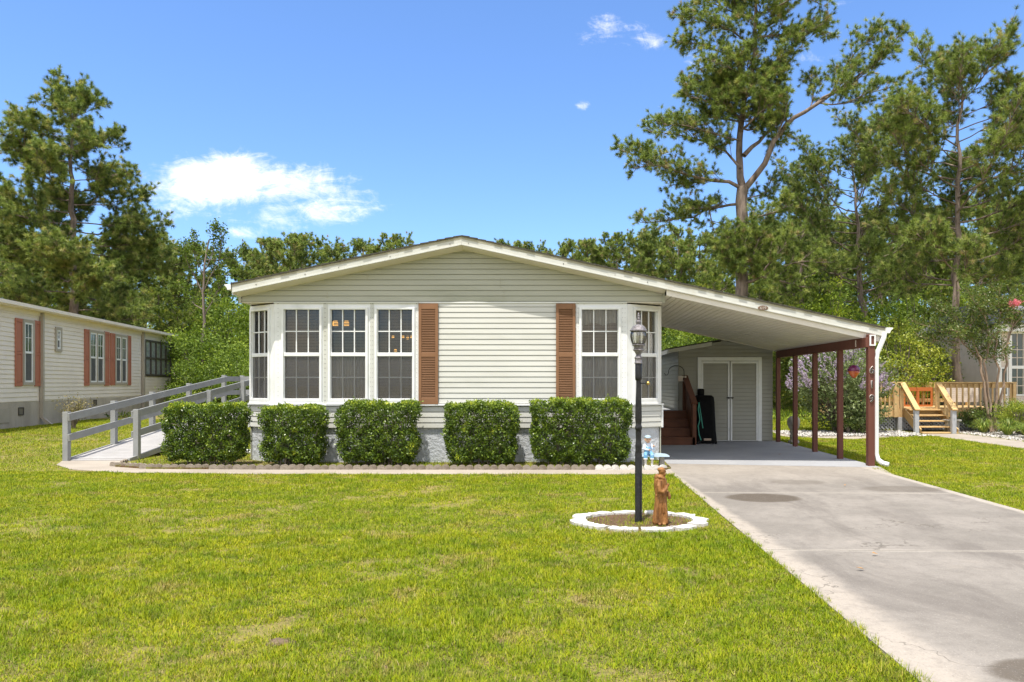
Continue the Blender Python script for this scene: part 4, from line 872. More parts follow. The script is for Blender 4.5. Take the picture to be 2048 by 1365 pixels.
for k in range(8):
    th = math.pi*k/4+.01; mb.tube([Vector((LX+a*LY/1500*math.cos(th)*.955, LY+a*LY/1500*math.sin(th)*.955, lz(b))) for a, b in ((11.6, 690), (14, 685), (15.9, 679), (16.8, 673), (16.5, 668), (15.1, 664.5))], .0035, 5)
mb.build('rib', M['pewter'], lamp, smooth=True)
mb = MB(); mb.lathe((LX, LY, 0), [(.012, lz(690)), (.012, lz(684)), (.022, lz(681)), (.024, lz(676)), (.012, lz(670))], 14); mb.build('bulb', M['curtain'], lamp, smooth=True)
mb = MB(); mb.lathe((LX, LY, 0), [(a*LY/1500, lz(b)) for a, b in ((14.5, 664), (16.6, 663), (17, 661.6), (14.8, 659.5), (12.8, 657), (11.4, 653.6), (9.5, 652.3), (6.5, 650.8), (4.6, 650), (3.2, 649.2), (5.2, 646.5), (5.5, 643.5), (3.8, 641), (2.4, 640), (3.4, 638.6), (3.5, 637), (2, 635.6), (1.7, 634.8), (2.7, 633.2), (2.6, 631.5), (1.5, 630.4), (2, 629), (1.4, 627), (.3, 625.6))], 32, flute=lambda th, z: 1+.02*math.cos(th*16)); mb.build('cap', M['pewter'], lamp, smooth=True)
mb = MB(); mb.tube([(LX, LY, lz(767)), (LX+.085, LY-.01, lz(767))], .007, 8); ba = mb.build('side_arm', M['black'], lamp)
mb = MB(); mb.ball((LX+.098, LY-.01, lz(767)), .020, 14, 10); mb.build('finial', M['brass'], lamp, smooth=True)
# ------------------------------------------------------------------ monk statue
MX, MY = P(1322, 1050, 7.68).x, 7.68; S = .60
monk = thing('monk_statue', (MX, MY, .006), 'carved brown statue of a hooded bearded monk standing on the mulch ring', 'statue')
mb = MB()
def oval(z, rx, ry, cx=0, cy=0, fold=0): return (z, rx, ry, cx, cy, fold)
rings = [oval(0, .072, .062, -.004, 0, .10), oval(.02, .078, .066, -.004, 0, .12), oval(.12, .070, .058, -.002, 0, .11), oval(.22, .062, .052, 0, 0, .08), oval(.30, .060, .050, 0, 0, .05), oval(.36, .064, .052, -.004, 0, .02), oval(.42, .068, .052, -.006, 0, .02), oval(.455, .064, .048, -.006, 0, .01), oval(.48, .048, .04, -.004, 0, .03), oval(.50, .034, .034, 0, 0, .02), oval(.515, .024, .026, .004, 0, 0)]
n = 48; b0 = len(mb.v)
for z, rx, ry, cx, cy, fo in rings:
    for j in range(n):
        th = 2*math.pi*j/n; k = 1+fo*(math.sin(th*9+z*3)*.7+.5*math.sin(th*5-z*6)); mb.v.append((MX+cx+rx*k*math.cos(th), MY+cy+ry*k*math.sin(th), z+.006))
for i in range(len(rings)-1):
    for j in range(n): mb.f.append((b0+i*n+j, b0+i*n+(j+1) % n, b0+(i+1)*n+(j+1) % n, b0+(i+1)*n+j)); mb.m.append(0)
mb.f += [tuple(b0+j for j in range(n))[::-1], tuple(b0+(len(rings)-1)*n+j for j in range(n))]; mb.m += [0, 0]
m_ = lambda x, y, z: (MX+x, MY+y, z+.006)
mb.ball(m_(.008, -.002, .543), (.035, .034, .044), 20, 14)                      # head
mb.ball(m_(.043, -.010, .542), (.010, .007, .013), 10, 8)                       # nose
mb.ball(m_(.034, -.012, .558), (.012, .016, .006), 10, 8)                       # brow
mb.ball(m_(.030, -.010, .512), (.020, .020, .024), 12, 10)                      # beard
mb.ball(m_(.002, -.034, .543), (.007, .006, .012), 8, 6); mb.ball(m_(-.004, 0, .562), (.036, .037, .022), 16, 8)  # ear, hair cap
mb.tube([m_(-.045, -.01, .505), m_(-.02, -.042, .485), m_(.03, -.03, .468), m_(.035, .0, .466), m_(.02, .038, .482), m_(-.03, .03, .505), m_(-.045, -.01, .505)], .013, 10)   # hood roll
mb.ball(m_(-.045, .0, .48), (.026, .032, .035), 14, 10)                         # hood on the back
mb.tube([m_(-.02, -.045, .455), m_(-.03, -.066, .40), m_(-.022, -.072, .35), m_(.01, -.074, .34), m_(.045, -.062, .375), m_(.056, -.045, .40)], [.022, .025, .027, .024, .019, .014], 12)   # near arm
mb.tube([m_(.02, .04, .44), m_(.035, .05, .38), m_(.06, .02, .335), m_(.066, -.02, .32)], [.018, .02, .019, .017], 10)
mb.tube([m_(.068, -.022, .335), m_(.082, -.025, .29), m_(.082, -.02, .262)], [.016, .019, .016], 10)        # hanging sleeve
mb.ball(m_(.064, -.048, .412), (.013, .012, .015), 10, 8)                       # hand with fingers below
for k in range(4): mb.tube([m_(.060+.003*k, -.052+.004*k, .408+.008*(k-1.5)), m_(.076-.001*k, -.050+.004*k, .412+.008*(k-1.5)), m_(.080, -.040+.003*k, .411+.008*(k-1.5))], .0042, 6)
mb.tube([m_(.02, -.055, .30), m_(.022, -.058, .2), m_(.018, -.062, .12)], .006, 6); mb.ball(m_(.02, -.058, .305), .010, 8, 6)   # rope cord
mb.tube([m_(-.058, -.02, .30), m_(0, -.056, .298), m_(.056, -.02, .30)], .008, 6)
mb.tube([m_(-.03, -.05, .28), m_(-.045, -.058, .15), m_(-.05, -.062, .02)], [.008, .012, .014], 8); mb.tube([m_(.03, -.045, .28), m_(.045, -.052, .15), m_(.05, -.056, .02)], [.008, .012, .014], 8); mb.tube([m_(-.005, -.052, .24), m_(-.012, -.062, .12), m_(-.006, -.066, .02)], [.006, .01, .012], 8)
mb.ball(m_(.025, -.06, .012), (.022, .025, .012), 10, 6); mb.ball(m_(-.02, -.062, .012), (.018, .025, .012), 10, 6)
mb.build('figure', M['monk'], monk, remesh=.0042)
# ------------------------------------------------------------------ boy figurine on a small bench
BX, BY, BZ = P(1297, 900, 12.62).x, 12.66, .04
bench = thing('garden_bench', (BX+.12, BY+.12, BZ), 'small blue grey stone bench under the seated boy figurine', 'bench')
mb = MB(); nn_ = 20; arc = []
for k in range(nn_+1):
    a = k/nn_; x = -.16+.52*a; arc.append((BX+x, BY+.10-.03*math.sin(math.pi*a), .035*math.sin(math.pi*min(1, a*1.0))**.5))
for k in range(nn_):
    (x0, y0_, h0), (x1, y1_, h1) = arc[k], arc[k+1]
    mb.hexa([(x0, y0_-.11, BZ+.17), (x1, y1_-.11, BZ+.17), (x1, y1_+.12, BZ+.17), (x0, y0_+.12, BZ+.17), (x0, y0_-.09, BZ+.185+h0), (x1, y1_-.09, BZ+.185+h1), (x1, y1_+.1, BZ+.185+h1), (x0, y0_+.1, BZ+.185+h0)])
mb.build('seat', M['bluegrey'], bench)
for x in (-.10, .24): mb = MB(); mb.hexa([(BX+x-.05, BY+.03, BZ-.03), (BX+x+.05, BY+.03, BZ-.03), (BX+x+.05, BY+.17, BZ-.03), (BX+x-.05, BY+.17, BZ-.03), (BX+x-.035, BY+.04, BZ+.17), (BX+x+.035, BY+.04, BZ+.17), (BX+x+.035, BY+.16, BZ+.17), (BX+x-.035, BY+.16, BZ+.17)]); mb.build('leg', M['castconc'], bench, bevel=.01)
boy = thing('boy_figurine', (BX, BY, BZ+.2), 'painted garden figurine of a seated boy in cap and blue overalls', 'figurine')
q = lambda x, y, z: (BX+x, BY+y, BZ+z)
mb = MB(); mb.tube([q(0, .04, .24), q(0, .045, .32), q(0, .05, .385), q(0, .045, .41)], [.058, .062, .05, .026], 16)
for s_ in (-1, 1):
    hand = (q(.015, -.055, .285) if s_ < 0 else q(.085, -.045, .35))
    el = q(s_*.085, .02, .30) if s_ < 0 else q(.098, .01, .29)
    mb.tube([q(s_*.05, .05, .375), el, hand], [.028, .025, .017], 10)
mb.build('shirt', M['pale'], boy, remesh=.006)
mb = MB()
mb.tube([q(0, .035, .20), q(0, .03, .27), q(0, .015, .34)], [.066, .064, .042], 16, sx=1)
for s_ in (-1, 1): mb.tube([q(s_*.035, .04, .225), q(s_*.05, -.05, .225), q(s_*.055, -.085, .20), q(s_*.055, -.088, .14)], [.042, .037, .036, .034], 12); mb.tube([q(s_*.028, 0, .34), q(s_*.036, .03, .385), q(s_*.036, .08, .38)], .008, 6)
mb.build('overalls', M['blue'], boy, remesh=.006)
mb = MB()
for s_ in (-1, 1): mb.tube([q(s_*.055, -.088, .15), q(s_*.055, -.09, .13)], .039, 12); mb.tube([q(s_*.055, -.085, .13), q(s_*.053, -.085, .035)], [.022, .02], 10); mb.ball(q(s_*.056, -.105, .018), (.026, .045, .022), 12, 8)
mb.build('socks_and_shoes', M['stone'], boy, remesh=.005)
mb = MB(); mb.ball(q(-.004, .03, .462), (.052, .052, .058), 20, 14); mb.ball(q(-.004, -.024, .452), (.008, .009, .008), 8, 6); mb.ball(q(-.03, -.004, .443), (.02, .02, .018), 8, 6); mb.ball(q(.022, -.004, .443), (.02, .02, .018), 8, 6)
for s_ in (-1, 1): mb.ball(q(-.004+s_*.053, .03, .458), (.009, .012, .015), 8, 6)
mb.tube([q(0, .04, .40), q(0, .035, .43)], .024, 10)
for hnd in (q(.015, -.055, .285), q(.085, -.045, .35)):
    mb.ball(hnd, (.018, .014, .018), 10, 8)
    for k in range(4): mb.tube([Vector(hnd)+Vector((-.012+.008*k, -.006, .008)), Vector(hnd)+Vector((-.014+.009*k, -.016, .020)), Vector(hnd)+Vector((-.012+.008*k, -.022, .012))], .0045, 6)
    mb.tube([Vector(hnd)+Vector((-.014, 0, 0)), Vector(hnd)+Vector((-.024, -.01, .008))], .005, 6)
mb.build('head_and_hands', M['skin'], boy, remesh=.004)
mb = MB(); mb.ball(q(-.004, .04, .468), (.058, .054, .056), 18, 12, lambda d: 1 if (d.y > -.25 or d.z > .55) else .86); mb.build('hair', M['hair'], boy, smooth=True)
mb = MB(); mb.ball(q(-.004, .034, .497), (.060, .060, .036), 20, 10); mb.ball(q(-.004, -.022, .490), (.044, .040, .008), 16, 8); mb.build('cap', M['bluegrey'], boy, smooth=True)
mb = MB()
for s_ in (-1, 1): mb.ball(q(-.004+s_*.018, -.0195, .464), (.006, .004, .0055), 8, 6)
mb.build('eyes', M['bronze'], boy); mb = MB(); mb.ball(q(-.004, -.0215, .434), (.011, .004, .003), 8, 6); mb.build('mouth', M['shutterr'], boy)
# ------------------------------------------------------------------ stone garden ornament outside the carport
so_ = P(1588, 887, 18.1); gs = thing('stone_pedestal', (so_.x, 18.1, 0), 'weathered stone garden ornament standing just outside the carport posts', 'garden ornament')
mb = MB(); mb.lathe((so_.x, 18.1, 0), [(.13, 0), (.13, .05), (.10, .07), (.085, .12), (.10, .16), (.085, .22), (.10, .27), (.09, .33), (.12, .38), (.145, .46), (.15, .54), (.13, .60), (.09, .64), (.03, .66)], 28, flute=lambda th, z: 1+.07*math.sin(th*5+z*12)+.05*math.sin(th*3)); mb.build('carved_column', M['castconc'], gs, smooth=True, remesh=.012)
# ------------------------------------------------------------------ left neighbour
dN = Vector((-.2, .98, 0)).normalized()
FN = Fr((-15.34, 20.4, 0), dN)
def nu(px): q_ = (px-1128)/1500; return (-15.34-20.4*q_)/(q_*dN.y-dN.x)
def nz(px, py): u_ = nu(px); return H-(py-767)/1500*(20.4+dN.y*u_)
ln = thing('left_neighbour_house', (-17, 25, .2), 'tan sided neighbour mobile home with faded red shutters beyond the ramp', 'house')
UE = nu(340); US = nu(281); zsb = .92; ztop = 3.62
mb = MB(); siding(mb, FN, -6, nu(75)-.0, zsb, ztop, c=.13, n=.02); siding(mb, FN, nu(78), US, zsb+.02, ztop, c=.13, n=.02); siding(mb, FN, nu(286), UE, zsb+.02, nz(313, 752)-.03, c=.13, n=.02); mb.build('side_wall', M['sidingn'], ln)
wN = 4.6
mb = MB()
def nq(u_, n_, z): return FN.p(u_, z, n_)
mb.hexa([nq(-6, 0, 0), nq(UE, 0, 0), nq(UE, -wN, 0), nq(-6, -wN, 0), nq(-6, 0, ztop), nq(UE, 0, ztop), nq(UE, -wN, ztop), nq(-6, -wN, ztop)]); mb.build('wall_core', M['sidingn'], ln)
mb = MB()
mb.fbox(FN, -6, UE-.02, 0, zsb-.005, .0, .012); mb.build('foundation', M['stucco2'], ln)
mb = MB(); mb.fbox(FN, -.9, nu(16.5), nz(8, 846), nz(8, 818), .012, .03); mb.build('crawl_door', M['frame2'], ln)
for a, b, c_, d_ in ((35, 46, 831, 815), (186, 192, 811, 800)):
    mb = MB(); ua, ub = nu(a), nu(b); za, zb = nz((a+b)/2, c_), nz((a+b)/2, d_); holes(mb, FN, ua, ub, za, zb, [(ua+.03, ub-.03, za+.03, zb-.03)], .01, .03)
    for k in range(5): mb.fbox(FN, ua+.03, ub-.03, za+.04+k*(zb-za-.06)/5, za+.05+k*(zb-za-.06)/5, .012, .024)
    mb.build('foundation_vent', M['bronze'], ln)
mb = MB()   # low hip roof and gutter
a0 = nq(-6, .22, ztop+.09); a1 = nq(UE+.25, .22, ztop+.09); a2 = nq(UE+.25, -wN-.2, ztop+.09); a3 = nq(-6, -wN-.2, ztop+.09); r0 = nq(-6, -wN/2, ztop+.52); r1 = nq(UE-1.6, -wN/2, ztop+.52)
mb.poly([a0, a1, r1, r0]); mb.poly([a1, a2, r1]); mb.poly([a2, a3, r0, r1]); mb.poly([a0, r0, a3]); mb.poly([a3, a2, a1, a0]); mb.build('roof', M['shingler'], ln)
mb = MB(); mb.fbox(FN, -6, UE+.22, ztop-.02, ztop+.08, .20, .33); mb.fbox(FN, -6, UE+.22, ztop-.05, ztop-.02, .0, .28); mb.fbox(FN, -6, UE+.15, ztop-.16, ztop-.05, .021, .04); mb.build('gutter', M['sidingn'], ln)
mb = MB(); p_ = nq(1.5, -1.2, ztop+.3); mb.tube([p_, p_+Vector((0, 0, .4))], .05, 10); mb.build('vent_pipe', M['stone'], ln)
def nwin(pa, pb, y0_, y1_, cols=1, deep=True):
    ua, ub = nu(pa), nu(pb); pm = (pa+pb)/2; z1_, z0_ = nz(pm, y0_), nz(pm, y1_)
    mb = MB(); f = .09; w = (ub-ua-f*(cols+1))/cols; hl = [(ua+f+i*(w+f), ua+f+i*(w+f)+w, z0_+f, z1_-f) for i in range(cols)]
    holes(mb, FN, ua, ub, z0_, z1_, hl, .0, .055); o = mb.build('window', M['frame2'], ln)
    for a, b, c_, d_ in hl:
        mb = MB(); holes(mb, FN, a+.001, b-.001, c_, d_, [(a+.05, b-.05, c_+.05, d_-.05)], .02, .045); zm = (c_+d_)/2; mb.fbox(FN, a+.05, b-.05, zm-.03, zm+.03, .022, .048)
        mb.fbox(FN, (a+b)/2-.008, (a+b)/2+.008, zm+.03, d_-.05, .022, .03); mb.fbox(FN, a+.05, b-.05, (zm+d_)/2-.008, (zm+d_)/2+.008, .022, .031); mb.build('sash', M['white'], o)
        mb = MB(); mb.fbox(FN, a+.04, b-.04, zm, d_-.04, .016, .021); mb.build('pane', M['skyglass'], o)
        mb = MB(); mb.fbox(FN, a+.04, b-.04, c_+.04, zm, .016, .022); mb.build('screen', M['darkpane'], o)
    return o
M['skyglass'] = mat('dark_reflecting_glass', (.03, .045, .04), (.06, .08, .07), .08, 2, .5, spec=.8)
M['darkpane'] = mat('dark_screen', (.07, .07, .075), (.10, .10, .10), .5, 6, .5)
nwin(43, 66, 640, 771); nwin(108.5, 121, 655, 704); nwin(176, 207, 662, 770, 2); nwin(228, 253, 670, 770, 2)
for a, b, y0_, y1_ in ((28, 41.5, 637, 773), (67, 77.5, 642, 773), (167, 176, 659, 772), (207, 216.5, 664, 772), (219, 227.5, 667, 771), (253, 260, 672, 771)):
    pm = (a+b)/2; shutter(nu(a), nu(b), nz(pm, y1_), nz(pm, y0_), F=FN, m='shutterr', parent=ln, panel=True)
for a in (79.5, 283.5):
    mb = MB(); u_ = nu(a); w = .05 if a < 100 else .07
    mb.fbox(FN, u_-w, u_+w, .42 if a < 100 else .4, ztop-.02, .02, .11); mb.hexa([nq(u_-w, .2, .22), nq(u_+w, .2, .22), nq(u_+w, .34, .22), nq(u_-w, .34, .22), nq(u_-w, .02, .42), nq(u_+w, .02, .42), nq(u_+w, .11, .42), nq(u_-w, .11, .42)])
    mb.build('downspout', M['frame2'], ln)
# screened porch windows at the far end
ua, ub = nu(287.5), nu(339.5); za, zb = nz(313, 753), nz(300, 681)
hs_ = []; n = 5; fr = .09
for i in range(n):
    a = ua+fr+(ub-ua-fr)*i/n; b = ua+(ub-ua-fr)*(i+1)/n
    hs_.append((a, b))
mb = MB(); cur = ua
mb.fbox(FN, ua, ub, za, za+.08, .0, .07); mb.fbox(FN, ua, ub, zb-.08, zb, 0, .07); mb.fbox(FN, ua, ub, (za+zb)/2-.04, (za+zb)/2+.04, 0, .068)
for i in range(n+1): a = ua+(ub-ua-fr)*i/n; mb.fbox(FN, a, a+fr, za+.08, zb-.08, 0, .072)
pw = mb.build('porch_window', M['bronze'], ln)
mb = MB(); mb.fbox(FN, ua, ub, za, zb, .0, .025); mb.build('pane', mat('porch_pane', (.20, .24, .22), (.34, .36, .34), .12, 3, .5, spec=.7, stretch=(1, 1, 3)), pw)
mb = MB(); mb.fbox(FN, UE-.05, UE+.02, zsb, ztop-.05, -.05, .03); mb.build('corner_trim', M['frame2'], ln)
def twiggy(px, py, Y, h_, w_, label, seed, m='twigs', name='shrub'):
    r = np.random.default_rng(seed); b = P(px, py, Y); gz_ = gz(b.x, Y); o = thing(name, (b.x, Y, gz_), label, 'shrub'); mb = MB(); cs = []
    for i in range(14):
        t_ = Vector((b.x+r.normal()*w_*.4, Y+r.normal()*w_*.3, gz_+h_*r.uniform(.6, 1))); s0 = Vector((b.x+r.normal()*.04, Y, gz_-.02)); mid = s0.lerp(t_, .5)+Vector((r.normal()*.04, 0, 0)); mb.tube([s0, mid, t_], [.018, .01, .004], 5)
        for k in range(60): u_ = r.uniform(.45, 1.05); p_ = s0.lerp(t_, u_); cs.append((p_.x+r.normal()*.09, p_.y+r.normal()*.09, p_.z+r.normal()*.06))
    mb.build('stems', M['barkg'], o); cs = np.array(cs); npmesh('foliage', leaves(cs, .055, r, .2, .5), 4, M[m], o, tone=r.random(len(cs))); return o
twiggy(147, 850, 21.0, .95, .55, 'sparse dry bush against the tan neighbour foundation', 5)
# ------------------------------------------------------------------ right neighbour house
rn = thing('right_neighbour_house', (18, 26, 0), 'pale house with white trim half hidden by the crape myrtle', 'house')
XN = 15.35; FRn = Fr((0, 26.6, 0), (1, 0, 0)); zr = 3.45
mb = MB(); siding(mb, FRn, XN+.1, 24, .5, zr-.1, c=.13, n=.02); mb.build('front_wall', M['ivory'], rn)
mb = MB(); mb.box(XN, 24, 26.601, 32, 0, zr-.02); mb.build('wall_core', M['ivory'], rn)
mb = MB(); mb.fbox(FRn, XN, XN+.13, 0, zr-.1, 0, .05); mb.fbox(FRn, XN-.2, 24, zr-.18, zr, .0, .25); mb.box(XN-.2, 24, 26.3, 26.345, zr-.02, zr+.12)
mb.build('white_trim', M['white'], rn, bevel=.01)
mb = MB(); mb.hexa([(XN-.3, 26.2, zr+.08), (24, 26.2, zr+.08), (24, 32.4, zr+.08), (XN-.3, 32.4, zr+.08), (XN+.2, 29, zr+1.0), (24, 29, zr+1.0), (24, 29.4, zr+1.0), (XN+.2, 29.4, zr+1.0)]); mb.build('roof', mat('grey_shingle', (.13, .13, .14), (.2, .2, .21), .9, 15, .6), rn)
mb = MB(); nx_ = lambda px: (px-1128)/1500*26.6; nzz = lambda py: H-(py-767)/1500*26.6
holes(mb, FRn, nx_(2016), nx_(2062), nzz(792), nzz(664), [(nx_(2022), nx_(2056), nzz(789), nzz(668))], .0, .06); mb.fbox(FRn, nx_(2022), nx_(2056), nzz(738), nzz(732), .0, .055); holes(mb, FRn, nx_(2000), nx_(2014), nzz(792), nzz(735), [(nx_(2002), nx_(2012), nzz(789), nzz(738))], 0, .055); w_ = mb.build('window', M['white'], rn)
mb = MB(); mb.fbox(FRn, nx_(2021), nx_(2057), nzz(790), nzz(667), .005, .026); mb.fbox(FRn, nx_(2001), nx_(2013), nzz(790), nzz(737), .005, .027); mb.build('pane', M['skyglass'], w_)
mb = MB(); 
for px in (2033, 2045): mb.fbox(FRn, nx_(px)-.012, nx_(px)+.012, nzz(789), nzz(668), .03, .04)
for py in (755, 772, 700, 716): mb.fbox(FRn, nx_(2022), nx_(2056), nzz(py)-.012, nzz(py)+.012, .03, .041)
mb.build('muntins', M['ivory'], w_)
mb = MB(); mb.box(XN+.6, 24, 25.9, 26.55, 0, .62); mb.box(XN+.9, 24, 26.1, 26.55, .62, .8); mb.build('porch_step', M['ivory'], rn)
# ------------------------------------------------------------------ neighbour's new wooden deck
dk = thing('wooden_deck', (11, 22.8, 0), 'new yellow pine deck with railings and steps at the right', 'deck')
YD = 22.8; DL, DR, DZ, DT = 8.7, 13.72, .70, 1.49; DB = 25.4
dx = lambda px: (px-1128)/1500*YD
SA, SB = dx(1803), dx(1876)
mb = MB(); mb.box(DL, DR, YD, DB, DZ-.035, DZ); mb.build('deck_boards', M['newwood'], dk)
mb = MB(); mb.box(DL, DR, YD-.03, YD-.001, DZ-.28, DZ-.036); mb.box(DL-.03, DL-.001, YD, DB, DZ-.28, DZ-.036); mb.build('rim_joist', M['newwood'], dk)
mb = MB()
for i in range(22): x = DL+.1+i*.235; mb.box(x, x+.11, YD+.35, YD+.38, .0, DZ-.2)
mb.bar((DL, YD+.3, .04), (DR, YD+.3, .04), .03, .06); mb.bar((DL, YD+.3, DZ-.3), (DR, YD+.3, DZ-.3), .03, .06)
n = 44
for i in range(n):
    x = DL+.0+i*(DR-DL)/n
    for s_ in (1, -1): mb.bar((x, YD+.06+(.012 if s_ > 0 else 0), .03 if s_ > 0 else DZ-.29), (min(x+.4, DR), YD+.06+(.012 if s_ > 0 else 0), DZ-.29 if s_ > 0 else .03), .008, .035)
mb.build('lattice', M['greywood'], dk)
mb = MB(); mb.box(DL, DR, YD+.9, YD+.93, 0, DZ-.3); mb.build('dark_backing', M['dark'], dk)  # dark sheet set back behind the lattice
def rail_run(xa, xb, y, sp, zb0, big=True):
    mb = MB(); mb.box(xa, xb, y-.09, y+.05, DT-.035, DT); mb.build('rail_cap', M['newwood'], dk, bevel=.004)
    mb = MB(); mb.box(xa, xb, y-.02, y+.018, DT-.18, DT-.036); mb.build('top_rail', M['newwood'], dk)
    n_ = int((xb-xa)/sp)
    for i in range(1, n_):
        x = xa+(xb-xa)*i/n_; mb = MB(); mb.box(x-.02, x+.02, y-.075, y-.033, zb0, DT-.06); mb.build('baluster', M['newwood'], dk)
rail_run(DL, SA, YD-.0, .13, DZ-.27); rail_run(SB, DR, YD, .18, DZ-.27)
mb = MB(); mb.box(DL, DR, DB-.05, DB, DT-.18, DT); mb.box(DL, DR, DB-.04, DB-.01, DZ+.12, DZ+.24); mb.build('back_rail', M['newwood'], dk)
for i in range(14): x = DL+.2+i*.36; mb = MB(); mb.box(x-.02, x+.02, DB-.07, DB-.051, DZ, DT-.1); mb.build('baluster', M['newwood'], dk)
for x, y in ((DL, YD), (dx(1785)+.05, YD-.08), (SA, YD), (SB-.02, YD), (DR-.08, YD-.06), (DL, DB-.1), (DR-.1, DB-.1), (11.9, DB-.1)):
    mb = MB(); mb.box(x-.05, x+.05, y-.05, y+.05, DZ-.28, DT-.04); mb.build('rail_post', M['newwood'], dk, bevel=.006)
for x in (DL+.1, dx(1798), dx(1952), dx(2015)): mb = MB(); mb.box(x-.06, x+.06, YD-.031-.06, YD-.032, 0, DZ-.281); mb.box(x-.06, x+.06, YD-.0, YD+.05, 0, DZ-.29); mb.build('support_post', M['greywood'], dk, bevel=.006)
sxa, sxb = dx(1808), dx(1878); YB = 21.6
for i in range(5):
    f = i/4; y = YD-.18-f*(YD-.18-YB-.05); z = DZ-.03-f*(DZ-.07); dxs = -.06*f
    mb = MB(); mb.box(sxa+.02+dxs, sxb-.02+dxs, y-.14, y+.14, z-.035, z); mb.build('tread', M['newwood'], dk, bevel=.004)
for x in (sxa-.02, sxb-.02):
    mb = MB(); mb.bar((x, YD-.03, DZ-.10), (x-.06, YB-.02, .02), .035, .24); mb.build('stringer', M['newwood'], dk)
nlx, nrx = P(1832.5, 868, 21.5).x, P(1907, 869, 21.5).x
for x in (nlx, nrx):
    mb = MB(); mb.box(x-.06, x+.06, 21.44, 21.56, 0, .67); mb.build('newel_post', M['greywood'], dk, bevel=.006)
for xa, xb in ((SA+.02, nlx), (SB, nrx)):
    mb = MB(); mb.bar((xa, YD-.02, DT-.02), (xb, 21.40, .685), .15, .04); mb.build('stair_handrail', M['newwood'], dk, bevel=.004)
    mb = MB(); mb.bar((xa, YD-.02, DT-.14), (xb, 21.50, .57), .04, .10); mb.build('stair_rail', M['newwood'], dk)
gate = thing('orange_gate', (11, 24.2, DZ), 'small orange wooden gate panel standing on the deck behind the steps', 'gate')
mb = MB(); ga, gb = dx(1808)+.6, dx(1870)+.6; yg = 24.2
holes(mb, Fr((0, yg, 0), (1, 0, 0)), ga, gb, DZ, DZ+.62, [(ga+.06, (ga+gb)/2-.03, DZ+.06, DZ+.5), ((ga+gb)/2+.03, gb-.06, DZ+.06, DZ+.5)], 0, .04); mb.build('gate_frame', M['orange'], gate)
mb = MB(); 
for i in range(10): x = ga+.06+i*(gb-ga-.12)/9; mb.box(x-.006, x+.006, yg-.02, yg-.012, DZ+.06, DZ+.5)
mb.build('gate_wires', M['orange'], gate)
# pale slatted bench on the deck, small stone bench by the steps
pb = thing('slatted_panel', (12, 23.6, DZ), 'pale slatted bench back seen through the deck balusters', 'bench')
mb = MB(); xa, xb = P(1893, 0, 23.6).x, P(1957, 0, 23.6).x
for i in range(8): mb.box(xa, xb, 23.6, 23.625, DZ+.16+i*.068, DZ+.16+i*.068+.064)
mb.build('slats', M['ivory'], pb)
for x in (xa+.05, xb-.1): mb = MB(); mb.box(x, x+.06, 23.63, 23.69, DZ, DZ+.70); mb.build('leg', M['ivory'], pb)
sb = P(1917, 866, 21.8); tb = thing('stone_bench', (sb.x, 21.95, 0), 'small pale stone bench half hidden behind the right stair post', 'bench')
mb = MB(); mb.box(sb.x-.32, sb.x+.10, 21.8, 22.1, .34, .39); mb.build('seat', M['castconc'], tb, bevel=.012)
for x in (sb.x-.28, sb.x-.03): mb = MB(); mb.box(x, x+.09, 21.86, 22.04, 0, .34); mb.build('leg', M['castconc'], tb, bevel=.012)
